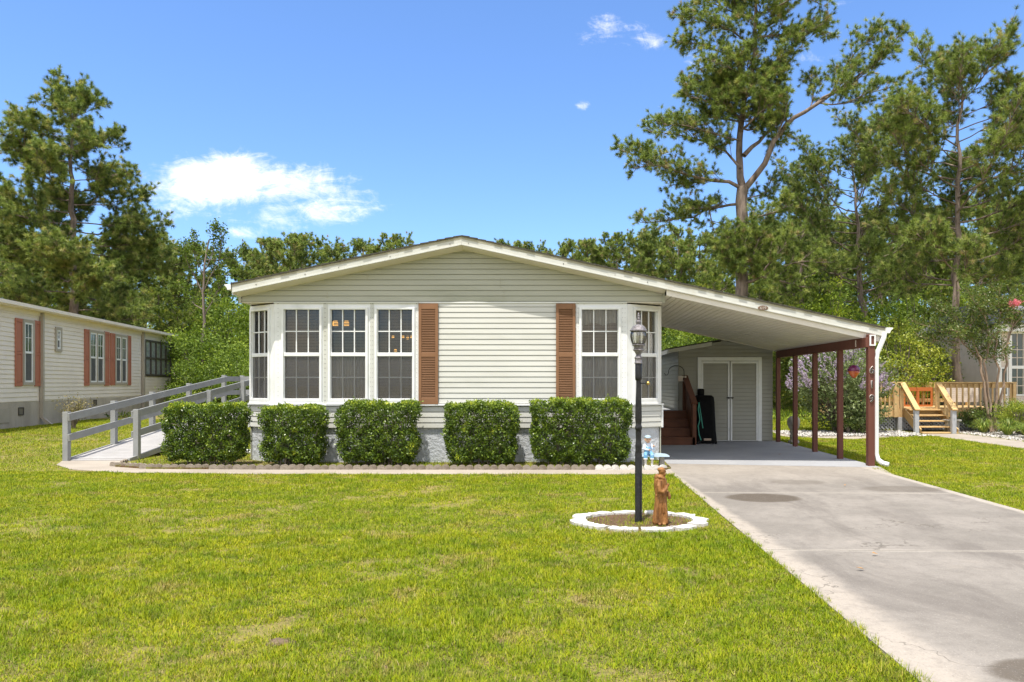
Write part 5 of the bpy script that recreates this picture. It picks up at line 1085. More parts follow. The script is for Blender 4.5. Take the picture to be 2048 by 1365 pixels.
# ------------------------------------------------------------------ trees
def V3(a): return Vector(tuple(a))
def grow(limbs, seed, sub=1.0, twig=.55, dens=1.0, droop=0, tuft=(34, .17, .011), f0=.3, spread=.75, upb=.35):
    """limbs: list of (points, r0, r1, foliage 0/1). Returns wood mesh builder, tuft centres, axes."""
    r = np.random.default_rng(seed); wood = MB(); cs, ax = [], []
    for pts, r0, r1, fol, sl in limbs:
        pts = [V3(p) for p in pts]; k = len(pts)
        # finer, slightly crooked polyline
        fine = []
        for i in range(k-1):
            a, b = pts[i], pts[i+1]; m = max(2, int((b-a).length/.5))
            for j in range(m): fine.append(a.lerp(b, j/m))
        fine.append(pts[-1]); L = sum((b-a).length for a, b in zip(fine, fine[1:]))
        for i in range(1, len(fine)-1): fine[i] = (fine[i-1]*.25+fine[i]*.5+fine[i+1]*.25)+Vector(r.normal(size=3)*min(.05, L*.012))
        n = len(fine); rad = [(r0+(r1-r0)*(i/(n-1))**.8)*(.72 if fol else 1) for i in range(n)]
        wood.tube(fine, rad, 9 if r0 > .1 else 5, cap=False)
        if not fol: continue
        cnt = max(3, int(L*5.2*dens)); 
        for q in range(cnt):
            s = f0+(1-f0)*((q+r.random())/cnt); i = min(int(s*(n-1)), n-2); p = fine[i].lerp(fine[i+1], s*(n-1)-i)
            d = (fine[i+1]-fine[i]).normalized(); side = Vector(r.normal(size=3)); side -= d*side.dot(d); side.z *= .55; side.z += .12; side.normalize()
            ln = sub*sl*r.uniform(.45, 1.1)*(1-.55*max(0, s-.55)/.45); dirv = (d*.75+side*spread+Vector((0, 0, upb*.5-droop))).normalized()
            m1 = p+dirv*ln*.5; e = p+dirv*ln+Vector((0, 0, upb*.3*ln)); wood.tube([p, m1, e], [.012+.007*ln, .009, .004], 4, cap=False)
            nt = max(3, int(ln/twig*4.2))
            for w in range(nt):
                tq = .3+.7*(w+r.random())/nt; b = p.lerp(m1, tq*2) if tq < .5 else m1.lerp(e, tq*2-1)
                tv = (dirv*.5+Vector(r.normal(size=3)*.6)+Vector((0, 0, upb))).normalized(); tl = twig*r.uniform(.35, 1.0)*(1.1-.3*tq); te = b+tv*tl
                wood.tube([b, te], [.006, .003], 3, cap=False)
                cs.append(te); ax.append(tv)
                if r.random() < .75: cs.append(b.lerp(te, .45)+Vector(r.normal(size=3)*.05)); ax.append(tv)
            cs.append(e); ax.append(dirv)
    cs = np.array([tuple(c) for c in cs]); ax = unit(np.array([tuple(a) for a in ax])); return wood, cs, ax, r
def pine_foliage(cs, ax, r, tuft, o, m='pine', local=False, brown=.05):
    n, L, w = tuft; n = int(n*1.35); V = needles(cs, ax, n, L*.85, w*.95, r, .75)
    base = np.clip(r.normal(.42, .2, len(cs)), .02, .88); base[r.random(len(cs)) < brown] = .97
    tone = np.clip(np.repeat(base, n)+r.normal(0, .12, len(V)), 0, 1)
    return npmesh('crown', V, 3, M[m], o, tone=tone, local=local)
def pine_limbs(h, cb, R_, seed, n=26, lean=0, r0=.22, up=.35, shape=1.0, flat=False):
    r = np.random.default_rng(seed); tr = [Vector((lean*(z/h)**2*h*.1+.12*math.sin(z*.5+seed)*(z/h), .1*math.cos(z*.4+seed)*(z/h), z)) for z in np.linspace(0, h, 9)]
    limbs = [(tr, r0, .03, 0, 0)]
    for i in range(n):
        f = (i+r.random()*.8)/n; z = cb+(h-cb)*f*.985; j = z/h*8; k = min(int(j), 7); p = tr[k].lerp(tr[k+1], j-k)
        a = i*2.4+r.normal()*.4; prof = (1-f)**.6*(.55+.6*min(1, f*3)) if shape == 1.0 else (.35+.65*math.sin(math.pi*min(1, f*.92+.12)))*(1 if f < .9 else .6)
        L = max(.5, R_*prof*r.uniform(.65, 1.12)); e_ = up*(.4+1.1*f)+r.normal()*.12
        d = Vector((math.cos(a), math.sin(a), 0)); m1 = p+d*L*.35+Vector((0, 0, L*.35*e_*.6)); m2 = p+d*L*.7+Vector((0, 0, L*.7*e_*.9)); e = p+d*L+Vector((0, 0, L*e_*1.25))
        limbs.append(([p, m1, m2, e], max(.02, r0*.28*(1-f*.6)*L/R_+.015), .01, 1, 1.0))
    limbs.append(([tr[-2].lerp(tr[-1], .2), tr[-1]], .03, .01, 1, .8))
    return limbs
def mk_pine(name, loc, limbs, seed, label, group=None, sub=1.0, dens=1.0, tuft=(34, .17, .011), m='pine', bark='bark', cat='pine tree', f0=.3, twig=.55, upb=.35, brown=.05, rz_=0):
    o = thing(name, loc, label, cat, group, rz=rz_)
    w, cs, ax, r = grow(limbs, seed, sub=sub, dens=dens, f0=f0, twig=twig, upb=upb)
    w.build('trunk', M[bark], o, smooth=True, local=True); pine_foliage(cs, ax, r, tuft, o, m, local=True, brown=brown); print(name, len(cs)); return o
# the big forked pine behind the carport
TY = 32.0; B0 = P(1484, 767+H*1500/TY, TY)
def Q(cx, cy, dy=0.): p = P(1230+cx/2.1335, cy/2.1335, TY+dy); return p-Vector((B0.x, TY, 0))
L_ = [([Q(541, 1690), Q(541, 1260), Q(545, 1000), Q(545, 800)], .31, .24, 0, 0),
      ([Q(545, 805), Q(538, 660, .2), Q(532, 540, .3), Q(555, 420, .2), Q(592, 330), Q(600, 150), Q(604, -60)], .17, .06, 0, 0),
      ([Q(552, 810), Q(640, 700, -.5), Q(690, 590, -.8), Q(735, 525, -.8), Q(800, 485, -1), Q(920, 410, -1.2), Q(1050, 320, -1.2), Q(1200, 170, -1)], .14, .03, 0, 0),
      ([Q(550, 665, 0), Q(650, 575, .6), Q(720, 500, .8), Q(757, 425, .8)], .11, .015, 0, 0),
      ([Q(850, 450, -1), Q(940, 400, -1.4), Q(1060, 330, -1.3), Q(1150, 230, -1.2), Q(1215, 150, -1)], .07, .02, 1, 1.15),
      ([Q(900, 425, -1.2), Q(980, 300, -1), Q(1060, 190, -1), Q(1120, 140, -1)], .06, .02, 1, 1.0),
      ([Q(870, 440, -1.1), Q(980, 440, -1.8), Q(1080, 400, -2), Q(1190, 370, -2)], .05, .02, 1, .8),
      ([Q(830, 470, -1), Q(850, 400, -.5), Q(830, 330, -.3)], .04, .02, 1, .7),
      ([Q(690, 585, -.8), Q(720, 500, -1.2), Q(740, 420, -1.4)], .07, .02, 1, .9), ([Q(735, 525, -.8), Q(700, 430, 0), Q(620, 420, 0)], .07, .02, 1, .8),
      ([Q(535, 560, .2), Q(600, 500, -.7), Q(660, 450, -.9), Q(680, 390, -.9)], .08, .02, 1, 1.0), ([Q(533, 545), Q(600, 560, .9), Q(700, 510, 1.3)], .07, .02, 1, .9),
      ([Q(598, 300), Q(690, 275, -.4), Q(780, 185, -.5), Q(900, 90, -.6)], .08, .02, 1, 1.1), ([Q(600, 160), Q(700, 150, .6), Q(820, 130, .8), Q(920, 140, .9)], .07, .02, 1, 1.0),
      ([Q(602, 70), Q(690, 20, -.6), Q(800, -20, -.8), Q(880, 20, -.8)], .06, .02, 1, 1.0), ([Q(604, 20), Q(560, -60, .4), Q(480, -80, .5)], .05, .02, 1, 1.0), ([Q(604, -30), Q(700, -100, .3), Q(780, -120, .3)], .05, .02, 1, 1.0),
      ([Q(596, 210), Q(500, 130, -.5), Q(400, 100, -.7), Q(280, 70, -.8)], .07, .02, 1, 1.1), ([Q(594, 260), Q(480, 240, .4), Q(360, 180, .6), Q(265, 180, .7)], .07, .02, 1, 1.0),
      ([Q(600, 90), Q(500, 50, .8), Q(400, 10, 1), Q(330, 20, 1)], .05, .02, 1, 1.0), ([Q(590, 340), Q(500, 300, -.8), Q(430, 250, -1.2), Q(390, 290, -1.2)], .05, .02, 1, .9),
      ([Q(560, 410), Q(460, 380, .5), Q(380, 340, .8), Q(310, 360, .9)], .07, .02, 1, 1.0), ([Q(575, 370), Q(640, 340, .9), Q(690, 290, 1)], .05, .02, 1, .8),
      ([Q(532, 500), Q(440, 460, -.5), Q(350, 410, -.7), Q(300, 400, -.7)], .09, .02, 1, 1.1), ([Q(532, 520), Q(430, 500, .6), Q(360, 500, .8)], .05, .02, 1, .9),
      ([Q(536, 720), Q(470, 640, .5), Q(330, 590, .8), Q(140, 560, .9)], .09, .02, 1, 1.15), ([Q(534, 600), Q(440, 570, -.6), Q(300, 540, -.8), Q(185, 530, -.8)], .06, .02, 1, 1.0),
      ([Q(540, 805), Q(430, 765, -.5), Q(250, 735, -.8), Q(130, 670, -.9), Q(25, 640, -.9)], .12, .02, 1, 1.1), ([Q(430, 765, -.5), Q(330, 790, 0), Q(240, 790, .2)], .05, .02, 1, .8), ([Q(300, 745, -.8), Q(180, 700, -1.3), Q(80, 720, -1.4)], .05, .02, 1, .9),
      ([Q(536, 870), Q(450, 870, .5), Q(330, 930, .8), Q(220, 940, .9), Q(110, 950, 1)], .10, .02, 1, .95), ([Q(450, 870, .5), Q(380, 900, -.3), Q(260, 890, -.6)], .05, .02, 1, .75), ([Q(400, 890), Q(420, 980, .2), Q(440, 1030, .3)], .04, .02, 1, .8),
      ([Q(550, 945), Q(620, 920, -.5), Q(700, 900, -.7), Q(740, 870, -.8)], .09, .02, 1, .95), ([Q(553, 850), Q(620, 830, .6), Q(700, 800, .7)], .05, .02, 1, .8), ([Q(552, 1040), Q(600, 990, .6), Q(660, 960, .6)], .05, .02, 1, .7),
      ([Q(545, 1210), Q(625, 1175, -.9), Q(720, 1205, -1.2), Q(900, 1245, -1.4)], .11, .02, 1, .8), ([Q(625, 1175, -.9), Q(680, 1110, -1.2), Q(720, 1040, -1.4), Q(790, 1000, -1.4)], .07, .02, 1, 1.2), ([Q(720, 1140, -1.2), Q(800, 1110, -1.8), Q(920, 1120, -2)], .05, .02, 1, 1.2), ([Q(545, 1150), Q(600, 1080, -1), Q(620, 1010, -1)], .06, .02, 1, 1.2), ([Q(545, 1180), Q(480, 1130, -.6), Q(450, 1050, -.8)], .05, .02, 1, 1.0)]
L2 = [(a, b, c, d, e*.82) for a, b, c, d, e in L_]
rq = random.Random(3)
for cy_, cx_, k_, ln_ in ((330, 592, 5, 1.3), (430, 555, 6, 1.4), (500, 534, 6, 1.3), (380, 570, 5, 1.4), (180, 600, 3, 1.2), (60, 602, 4, 1.4), (-20, 603, 4, 1.2), (1000, 548, 2, 1.0), (1060, 547, 3, 1.4), (1130, 545, 3, 1.5), (1180, 543, 2, 1.4), (590, 690, 3, 1.1)):
    for j in range(k_):
        s_ = Q(cx_, cy_+rq.uniform(-30, 30), .2 if cy_ < 800 else 0); a_ = rq.uniform(3.4, 6.0) if j % 3 else rq.uniform(0, 3.1); l_ = ln_*rq.uniform(.7, 1.2); e_ = s_+Vector((math.cos(a_)*l_, math.sin(a_)*l_, l_*rq.uniform(.0, .5)))
        L2.append(([s_, s_.lerp(e_, .5)+Vector((0, 0, -.05)), e_], .035, .012, 1, .8))
mk_pine('pine_tree', (B0.x, TY, 0), L2, 7, 'tallest pine with a forked trunk, standing behind the carport', sub=1.12, dens=1.4, tuft=(44, .21, .015), f0=.14)
# left big pine, right big pine and others that can be told apart
b = P(147, 0, 38.0); mk_pine('pine_tree', (b.x, 38, 0), pine_limbs(16.3, 3.0, 5.9, 5, n=52, r0=.33, up=.2), 15, 'large broad pine behind the tan neighbour house', sub=1.35, dens=1.2, tuft=(44, .25, .019), f0=.22, brown=.12)
b = P(1914, 0, 26.3); mk_pine('pine_tree', (b.x, 26.3, 0), pine_limbs(12.7, 4.6, 3.8, 9, n=44, r0=.18, up=.42, shape=2), 16, 'tall airy pine behind the wooden deck at the right', sub=.9, dens=1.5, tuft=(40, .19, .013), f0=.3, brown=.06)
b = P(1730, 0, 37); mk_pine('pine_tree', (b.x, 37, 0), pine_limbs(12.4, 5.2, 4.4, 21, n=34, r0=.26, up=.45, shape=2, lean=-.6), 17, 'wide pine between the forked pine and the tree behind the deck', sub=1.1, dens=1.1, tuft=(34, .20, .015), f0=.35)
b = P(1600, 0, 42); mk_pine('pine_tree', (b.x, 42, 0), pine_limbs(12.6, 3.0, 3.6, 23, n=26, r0=.22, up=.4, shape=2), 18, 'dense pine just right of the forked trunk, farther back', sub=1.1, dens=.8, tuft=(34, .21, .017), f0=.3)
b = P(-60, 0, 44); mk_pine('pine_tree', (b.x, 44, 0), pine_limbs(15, 2.6, 5, 31, n=34, r0=.3, up=.3), 19, 'pine cut by the left edge of the picture', sub=1.25, dens=.8, tuft=(32, .24, .02), f0=.3, brown=.1)
# prototypes for the woods behind
GP = 'pines in the woods behind the houses'; LP = 'one of many similar slim pines in the woods behind the houses'
prot = [mk_pine('pine_tree', (-14, 58, 0), pine_limbs(13.2, 6.2, 2.7, 41, n=24, r0=.17, up=.5, shape=2), 51, LP, GP, sub=.8, dens=.9, tuft=(36, .26, .027), f0=.3),
        mk_pine('pine_tree', (2, 60, 0), pine_limbs(13.0, 4.6, 3.0, 42, n=28, r0=.18, up=.45, shape=1), 52, LP, GP, sub=.85, dens=.9, tuft=(36, .26, .027), f0=.3),
        mk_pine('pine_tree', (8, 62, 0), pine_limbs(13.4, 7.0, 3.3, 43, n=22, r0=.17, up=.5, shape=2), 53, LP, GP, sub=.85, dens=.9, tuft=(36, .26, .027), f0=.3)]
GS = 'bushy young pines at the wood edge'; LS = 'one of the bushy young pines with needles down to the ground at the wood edge'
sap = [mk_pine('young_pine', (6, 45, 0), pine_limbs(7.5, .5, 2.6, 44, n=34, r0=.1, up=.4), 54, LS, GS, sub=.85, dens=.85, tuft=(30, .20, .02), m='pinel', f0=.15),
       mk_pine('young_pine', (10, 46, 0), pine_limbs(6.5, .4, 2.3, 45, n=30, r0=.09, up=.5), 55, LS, GS, sub=.8, dens=.9, tuft=(30, .20, .02), m='pinel', f0=.15)]
def leafy(name, loc, h_, w_, seed, label, cat='tree', group=None, m='leaf', L=.10, n=120, per=70, trunk=True, zlow=.15, bark='barkg', stems=1, cl=.42):
    r = np.random.default_rng(seed); o = thing(name, loc, label, cat, group); wood = MB(); cs = []; outs = []
    for i in range(n):
        while True:
            p = r.uniform(-1, 1, 3)
            if .12 < np.linalg.norm(p) < 1: break
        p = p/np.linalg.norm(p)*np.linalg.norm(p)**.5; wob = 1+.22*math.sin(p[0]*5+seed)+.2*math.sin(p[1]*6+p[2]*4+seed*2)
        z = h_*(zlow+(1-zlow)*(.5+.5*p[2]*wob*.9)); c = Vector((p[0]*w_*.5*wob*(1 if z < h_*.7 else 1.1), p[1]*w_*.5*wob, z)); k = per; s = cl*r.uniform(.5, 1.1)
        q_ = r.normal(size=(k, 3))*np.array([s, s, s*.6])*.5; cs.append(q_+np.array(tuple(c))); outs.append(np.full(k, np.clip(r.normal(.45, .17), 0, 1)))
        if i % 3 == 0: a = Vector((r.normal()*.04*stems, r.normal()*.04*stems, h_*r.uniform(.05, .4))); wood.tube([a, a.lerp(c, .5)+Vector((0, 0, -.05*h_)), c], [.012+h_*.006, .01+h_*.003, .006], 5, cap=False)
    if stems == 1: wood.tube([Vector((0, 0, -.05)), Vector((.03, 0, h_*.3)), Vector((0, .03, h_*.75))], [h_*.018+.01, h_*.014, .012], 8, cap=False)
    else:
        for s in range(stems): a = 2*math.pi*s/stems; wood.tube([Vector((.08*math.cos(a), .08*math.sin(a), -.05)), Vector((.2*math.cos(a), .2*math.sin(a), h_*.35)), Vector((w_*.22*math.cos(a), w_*.22*math.sin(a), h_*.8))], [.05, .04, .015], 7, cap=False)
    wood.build('trunk', M[bark], o, smooth=True, local=True); cs = np.concatenate(cs); tn = np.clip(np.concatenate(outs)+r.normal(0, .1, len(cs)), 0, 1)
    npmesh('crown', leaves(cs, L, r, .2, .55), 4, M[m], o, tone=tn, local=True); return o
GB = 'leafy trees and bushes at the wood edge'; LB = 'one of the bright green leafy trees and bushes at the wood edge'
bush = [leafy('leafy_tree', (-16, 44, 0), 6.0, 4.2, 61, LB, group=GB, L=.15, n=170, per=70, zlow=.05, cl=.9), leafy('leafy_tree', (-12, 46, 0), 4.4, 4.0, 62, LB, group=GB, L=.14, n=130, per=70, zlow=.02, cl=.8),
        leafy('leafy_tree', (14, 44, 0), 7.5, 4.4, 63, LB, group=GB, L=.16, n=190, per=75, zlow=.12, cl=1.0)]
rr = random.Random(12)
def place(protos, k, x, y, s, sz=1.0):
    o = copy_tree(protos[k]); o.location = (x, y, 0); o.rotation_euler.z = rr.uniform(0, 6.28); o.scale = (s, s, s*sz); return o
def pxx(px, Y): return (px-1128)*Y/1500
FAR = []
# far pines whose tops show: (px, py of top, Y)
for px, py, Y, k in ((395, 480, 60, 0), (530, 470, 62, 1), (590, 468, 60, 0), (625, 478, 66, 2), (660, 490, 64, 1), (725, 472, 62, 0), (500, 500, 70, 2), (560, 490, 72, 2), (440, 540, 66, 1), (330, 470, 64, 0), (1010, 480, 66, 1), (1048, 478, 64, 0),
                     (1130, 492, 64, 2), (1175, 474, 60, 1), (1235, 458, 58, 0), (1300, 465, 62, 2), (1352, 452, 58, 1), (1400, 462, 60, 0), (1445, 478, 66, 2), (1275, 488, 74, 1), (1205, 492, 76, 0), (1530, 455, 60, 1), (1570, 440, 66, 2), (1640, 430, 58, 0), (1690, 420, 62, 1), (1760, 425, 56, 2), (1810, 440, 60, 0), (1860, 430, 58, 1),
                     (1960, 400, 54, 2), (2010, 380, 56, 0), (2060, 390, 52, 1), (2110, 380, 60, 2), (1980, 450, 70, 0), (1900, 460, 68, 2), (10, 420, 60, 1), (60, 450, 66, 0), (110, 480, 70, 2), (200, 470, 66, 1), (260, 470, 62, 0), (300, 500, 72, 2), (-40, 430, 62, 2),
                     (2160, 420, 60, 0), (1480, 470, 72, 0), (1610, 450, 76, 1), (1730, 440, 78, 0), (1840, 450, 80, 2), (350, 510, 58, 1), (160, 500, 56, 0)):
    top_ = H+(767-py)*Y/1500; h0 = (13.2, 13.0, 13.4)[k]; s = top_/h0*.95; FAR.append((px, py, Y, place(prot, k, pxx(px, Y), Y+rr.uniform(-1, 1), s)))
ORD = ('first', 'second', 'third', 'fourth', 'fifth', 'sixth', 'seventh', 'eighth', 'ninth')
for lo, hi, txt in ((480, 740, "above the home's left roof slope"), (1000, 1060, "just right of the home's roof ridge"), (1110, 1420, "above the home's right roof slope")):
    row = sorted([(p_, o_) for p_, q_, Y_, o_ in FAR if lo <= p_ <= hi and Y_ < 69], key=lambda a: a[0])
    for i_, (p_, o_) in enumerate(row): o_['label'] = 'slim pine %s, %s from the left' % (txt, ORD[i_])
# young pines and leafy trees at the edge of the wood
for px, py, Y, f, k in ((-30, 590, 40, 's', 0), (60, 600, 48, 's', 0), (250, 590, 44, 's', 1), (320, 570, 47, 's', 0), (355, 610, 40, 's', 1), (445, 600, 50, 's', 0), (490, 560, 46, 'b', 0), (400, 575, 44, 'b', 0), (370, 650, 36, 'b', 1), (430, 640, 35, 'b', 1), (475, 670, 32, 'b', 1), (345, 690, 39, 'b', 1), (420, 700, 31, 'b', 1),
                        (10, 560, 50, 'b', 0), (200, 600, 50, 'b', 1), (120, 590, 56, 'b', 2), (540, 560, 60, 'b', 2), (620, 580, 60, 'b', 0), (1340, 560, 48, 'b', 0), (1350, 640, 38, 'b', 1), (1400, 640, 40, 'b', 1), (1440, 560, 46, 's', 1), (1520, 560, 40, 's', 0), (1560, 540, 48, 's', 1), (1610, 580, 38, 's', 0), (1655, 520, 44, 's', 0),
                        (1700, 570, 40, 'b', 0), (1740, 600, 34, 'b', 0), (1790, 640, 30, 's', 1), (1835, 540, 42, 'b', 2), (1880, 560, 40, 's', 0), (1800, 560, 46, 's', 0), (1850, 640, 31, 'b', 1), (1790, 680, 28.5, 'b', 1), (1960, 560, 40, 'b', 2), (2020, 540, 44, 's', 0), (2070, 560, 40, 'b', 0), (1560, 690, 34, 's', 1), (1620, 680, 36, 'b', 0),
                        (1670, 650, 33, 's', 1), (1730, 690, 30.5, 's', 1), (1945, 640, 33, 's', 1), (1500, 600, 50, 'b', 0), (1580, 620, 52, 'b', 2), (1385, 560, 55, 's', 1), (1300, 600, 50, 'b', 0), (2110, 560, 48, 'b', 2), (1600, 740, 38, 'b', 1), (1660, 740, 40, 'b', 1), (1890, 690, 32, 'b', 0)):
    pr, hh = (sap, (7.5, 6.5)) if f == 's' else (bush, (6.0, 4.4, 7.5)); top_ = H+(767-py)*Y/1500; place(pr, k, pxx(px, Y), Y, max(.45, top_/hh[k]*.92), 1)
for o in prot+sap+bush: o.location.y += 4
# far mass of the wood
r = np.random.default_rng(77); n = 5200; a = r.uniform(-1.05, .95, n); Y = r.uniform(82, 96, n); x = a*Y; hh = 6.3+1.6*np.sin(x*.23)+1.2*np.sin(x*.61+1)+.8*np.sin(x*1.7); z = hh*r.random(n)**.8
c = np.stack([x, Y, z], 1); cc = np.repeat(c, 34, 0)+r.normal(size=(n*34, 3))*np.array([.75, .6, .5]); tn = np.clip(np.repeat(r.normal(.42, .2, n), 34)+r.normal(0, .1, n*34), 0, .92)
woods = npmesh('woods', leaves(cc, .42, r, .5, .35), 4, M['pine'], None, tone=tn); tag(woods, 'far dense pine wood behind everything', 'woods', kind='stuff')
# tall grass strip and undergrowth at the edge
n = 60000; x = r.uniform(-34, 34, n); Y = r.uniform(27, 44, n); k = (np.sin(x*.9)*np.sin(Y*.8+x*.3) > -.3) & ~((x > -6.2) & (x < 2.2) & (Y < 27.5)) & ~((x < -16.5-.2*(Y-20)) & (Y < 36)) & ~((x > 15) & (Y < 32.5)); x, Y = x[k], Y[k]
c = np.stack([x, Y, r.random(len(x))*.35], 1); tag(npmesh('undergrowth', leaves(c, .22, r, 1.2, .22), 4, M['leaf'], None, tone=r.random(len(x))*.8), 'rough weeds and low growth along the wood edge', 'undergrowth', kind='stuff')
# ------------------------------------------------------------------ shrubs that can be told apart
o = leafy('lilac_shrub', (P(1674, 0, 22.2).x, 22.2, 0), 2.75, 2.6, 71, 'wide grey green shrub with lilac flower spikes beyond the carport posts', 'shrub', m='vitex', L=.085, n=190, per=75, zlow=.12, stems=5, cl=.42)
r = np.random.default_rng(8); cs = []
for i in range(230):
    p = r.normal(size=3); p /= np.linalg.norm(p); p[2] = abs(p[2])*.95-.1; p[1] = -abs(p[1])*.8 if r.random() < .6 else p[1]
    c = np.array([p[0]*1.38, p[1]*1.3, 1.35+p[2]*1.35]); d = unit(np.array([p[0]*.7, p[1]*.5, .75])+r.normal(size=3)*.2); L = r.uniform(.16, .34); m_k = 44
    tt = r.random(m_k); cs.append(c+d*tt[:, None]*L+r.normal(size=(m_k, 3))*(.022*(1.1-tt[:, None]*.8)))
cs = np.concatenate(cs); npmesh('flower_spikes', leaves(cs, .036, r, .2, .8), 4, M['purple'], o, tone=r.random(len(cs)), local=True)
leafy('dark_shrub', (P(1663, 0, 23).x, 21.6, 0), .62, .75, 72, 'small dark round shrub at the left foot of the lilac shrub', 'shrub', m='myrtle', L=.05, n=50, per=60, zlow=.05, stems=3, cl=.2)
leafy('low_shrub', (P(1712, 0, 22).x, 21.7, 0), .95, 1.0, 73, 'green bushy growth between the lilac shrub and the deck steps', 'shrub', m='vitex', L=.07, n=70, per=70, zlow=.05, stems=4, cl=.3)
leafy('yellow_shrub', (P(2046, 0, 20.8).x, 20.8, 0), .98, .95, 74, 'round yellow green shrub at the right edge beside the pebble bed', 'shrub', m='yellowbush', L=.045, n=90, per=90, zlow=.05, stems=3, cl=.24)
leafy('dark_shrub', (P(1975, 0, 21.9).x, 22.1, 0), .85, .9, 75, 'dark low shrub at the foot of the crape myrtle', 'shrub', m='myrtle', L=.06, n=60, per=60, zlow=.05, stems=3, cl=.25)
leafy('round_shrub', (P(372, 0, 30).x, 30.5, .2), 1.2, 1.6, 76, 'rounded green shrub past the far end of the tan neighbour house', 'shrub', m='box', L=.07, n=80, per=70, zlow=.03, stems=3, cl=.35)
leafy('young_maple', (P(1690, 0, 29).x, 31, 0), 5.6, 2.6, 77, 'fresh pale green leafy tree behind the carport roof end', 'tree', m='leaf', L=.13, n=120, per=70, zlow=.25, cl=.6)
leafy('yellow_green_tree', (P(1815, 0, 25.6).x, 26.0, 0), 3.5, 2.7, 78, 'yellow green bush behind the left half of the wooden deck', 'tree', m='yellowbush', L=.085, n=130, per=75, zlow=.05, stems=4, cl=.45)
# slender deciduous tree, half bare, behind the left end of the home
b = P(408, 0, 36.0)
def W_(px, py, dy=0): p = P(px, py, 36+dy); return p-Vector((b.x, 36, 0))
bl = [([W_(408, 830), W_(407, 640), W_(410, 560), W_(418, 480)], .13, .03, 0, 0), ([W_(407, 640), W_(425, 600), W_(440, 575), W_(462, 545)], .05, .01, 1, .5), ([W_(408, 600), W_(395, 560), W_(372, 520), W_(366, 490)], .05, .01, 1, .5),
      ([W_(409, 580), W_(440, 520), W_(447, 470), W_(432, 455)], .04, .01, 1, .5), ([W_(410, 560), W_(385, 510), W_(392, 470)], .04, .01, 1, .5), ([W_(411, 540), W_(430, 500), W_(425, 460)], .04, .01, 1, .5), ([W_(407, 620, 0), W_(380, 600, .5), W_(360, 570, 1)], .04, .01, 1, .5), ([W_(412, 520), W_(455, 520, .5), W_(475, 505, .8)], .04, .01, 1, .5)]
o = thing('sparse_tree', (b.x, 36, 0), 'thin half bare tree with small leaves left of the home', 'tree'); w, cs, ax, r = grow(bl, 5, sub=.7, dens=.9, twig=.35); w.build('trunk', M['barkg'], o, smooth=True, local=True)
cc = np.repeat(cs, 5, 0)+r.normal(size=(len(cs)*5, 3))*.10; npmesh('crown', leaves(cc, .12, r, .2, .6), 4, M['leaf'], o, tone=np.clip(r.normal(.35, .15, len(cc)), 0, 1), local=True)
# crape myrtle in front of the deck
b = P(1985, 0, 21.7)
def W_(px, py, dy=0): p = P(px, py, 21.7+dy); return p-Vector((b.x, 21.7, 0))
st_ = [[(1983, 868), (1976, 820), (1966, 760), (1962, 720), (1952, 690), (1938, 650)], [(1987, 868), (1982, 810), (1975, 770), (1966, 730), (1974, 690), (1970, 630)], [(1992, 868), (1990, 800), (1990, 740), (1994, 690), (1998, 630), (2006, 590)], [(2004, 862), (2004, 800), (2006, 745), (2010, 700), (2024, 660), (2040, 620)], [(1987, 868), (1978, 800), (1970, 740), (1945, 700), (1918, 670)]]
bl = [([W_(x, y, .1*i) for x, y in s], .05, .015, 0, 0) for i, s in enumerate(st_)]
r = np.random.default_rng(31)
for i, s in enumerate(st_):
    for k in range(7):
        f = .55+.45*r.random(); j = f*(len(s)-1); q0 = int(min(j, len(s)-2)); a = W_(*s[q0], .1*i).lerp(W_(*s[q0+1], .1*i), j-q0); d = Vector((r.normal()*.75, r.normal()*.6, .15+r.random()*.6)); bl.append(([a, a+d*.5, a+d*1.0], .018, .006, 1, .5))
o = thing('crape_myrtle', (b.x, 21.7, 0), 'crape myrtle with pale smooth stems in front of the wooden deck', 'tree'); w, cs, ax, r = grow(bl, 6, sub=.42, dens=1.15, twig=.24, f0=.1); w.build('trunk', M['barkl'], o, smooth=True, local=True)
cc = np.repeat(cs, 15, 0)+r.normal(size=(len(cs)*15, 3))*.085; npmesh('crown', leaves(cc, .062, r, .2, .55), 4, M['myrtle'], o, tone=np.clip(r.normal(.5, .2, len(cc)), 0, 1), local=True)
c = np.array(tuple(W_(2030, 607, -.3))); wood = MB(); wood.tube([W_(2010, 700), W_(2024, 640, -.2), W_(2030, 610, -.3)], [.012, .008, .005], 5); wood.build('blossom_stem', M['barkl'], o, local=True)
npmesh('blossom', leaves(c+r.normal(size=(420, 3))*np.array([.075, .06, .055]), .035, r, .2, .8), 4, M['pink'], o, tone=r.random(420), local=True)
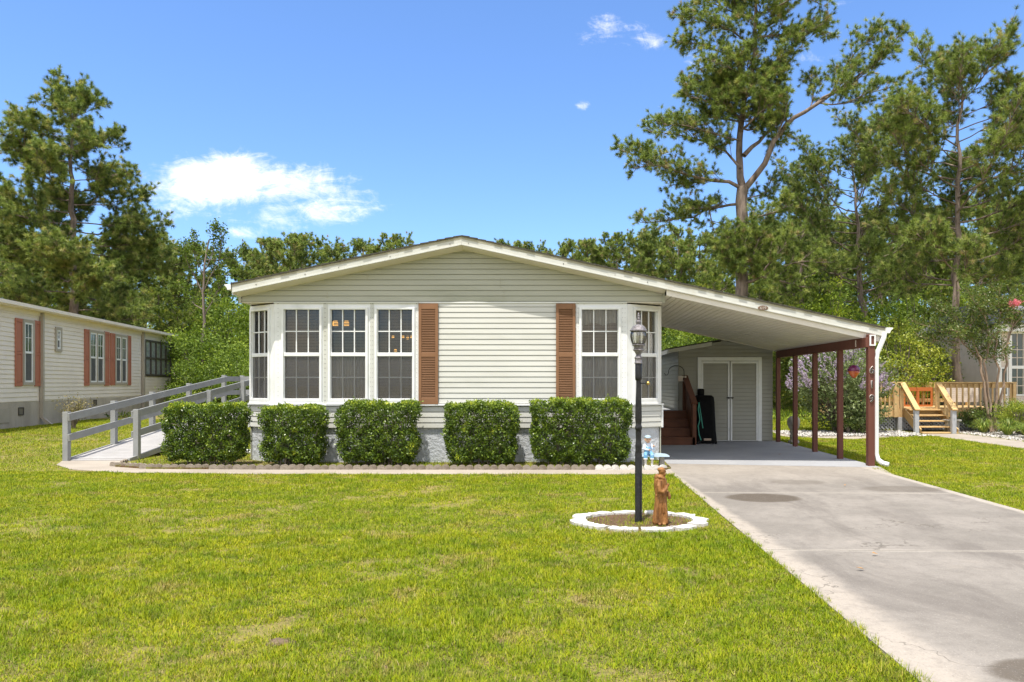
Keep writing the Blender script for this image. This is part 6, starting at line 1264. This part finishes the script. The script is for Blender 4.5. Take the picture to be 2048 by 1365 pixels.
# lily clumps
def lily(px, py, label, seed, s=1.0):
    Y = H*1500/(py-767); r = np.random.default_rng(seed); b = P(px, py, Y); o = thing('lily_clump', (b.x, Y, 0), label, 'plant', 'lily clumps in the pebble bed'); n = 210; V = []
    for i in range(n):
        a = r.uniform(0, 6.28); d = np.array([math.cos(a), math.sin(a), 0]); R_ = r.uniform(.12, .42)*s; h_ = r.uniform(.22, .42)*s*(1.3-R_); w = .011; sd = np.array([-d[1], d[0], 0])*w; prev = np.array([0, 0, 0.])+d*.04
        for k in range(1, 5):
            t_ = k/4; p = d*(.04+R_*t_)+np.array([0, 0, h_*math.sin(t_*2.2)*1.0]); wk_ = 1-.2*k; V.append([prev-sd*(wk_+.2), prev+sd*(wk_+.2), p+sd*wk_, p-sd*wk_]); prev = p
    npmesh('blades', np.array(V), 4, M['lily'], o, tone=np.repeat(r.random(n), 4), local=True)
lily(1967, 868, 'lily clump with arching leaves, left one in the pebble bed', 1); lily(2016, 873, 'lily clump with arching leaves, in the middle of the pebble bed', 2, 1.1); lily(2056, 878, 'lily clump cut by the right edge of the photo', 3)
lily(1300, 925, 'small leafy plant at the feet of the boy figurine', 5, .28)
# fallen leaves
rr = random.Random(2); lf0 = None
for i, (px, py) in enumerate(((1750, 1115), (1868, 905), (1872, 909), (1990, 899), (1800, 925), (1815, 890), (1330, 1000), (235, 913), (245, 912), (1560, 912), (1720, 1145), (900, 1010), (1690, 975))):
    Y = H*1500/(py-767); p = P(px, py, Y); s = .07 if i not in (1,) else .10; mb = MB()
    if lf0 is None:
        mb.v = [(-.5, 0, 0), (-.15, .22, .12), (.5, 0, .05), (-.15, -.22, .10)]; mb.f = [(0, 1, 2), (0, 2, 3)]; mb.m = [0, 0]; lf0 = mb.build('fallen_leaf', M['trampling']); o = lf0
        tag(o, 'dry tan leaf lying on the lawn or concrete', 'leaf', 'fallen leaves')
    else: o = lf0.copy(); C.objects.link(o)
    o.location = (p.x, Y, .03); o.scale = (s, s, s); o.rotation_euler = (rr.uniform(-.3, .3), rr.uniform(-.3, .3), rr.uniform(0, 6))
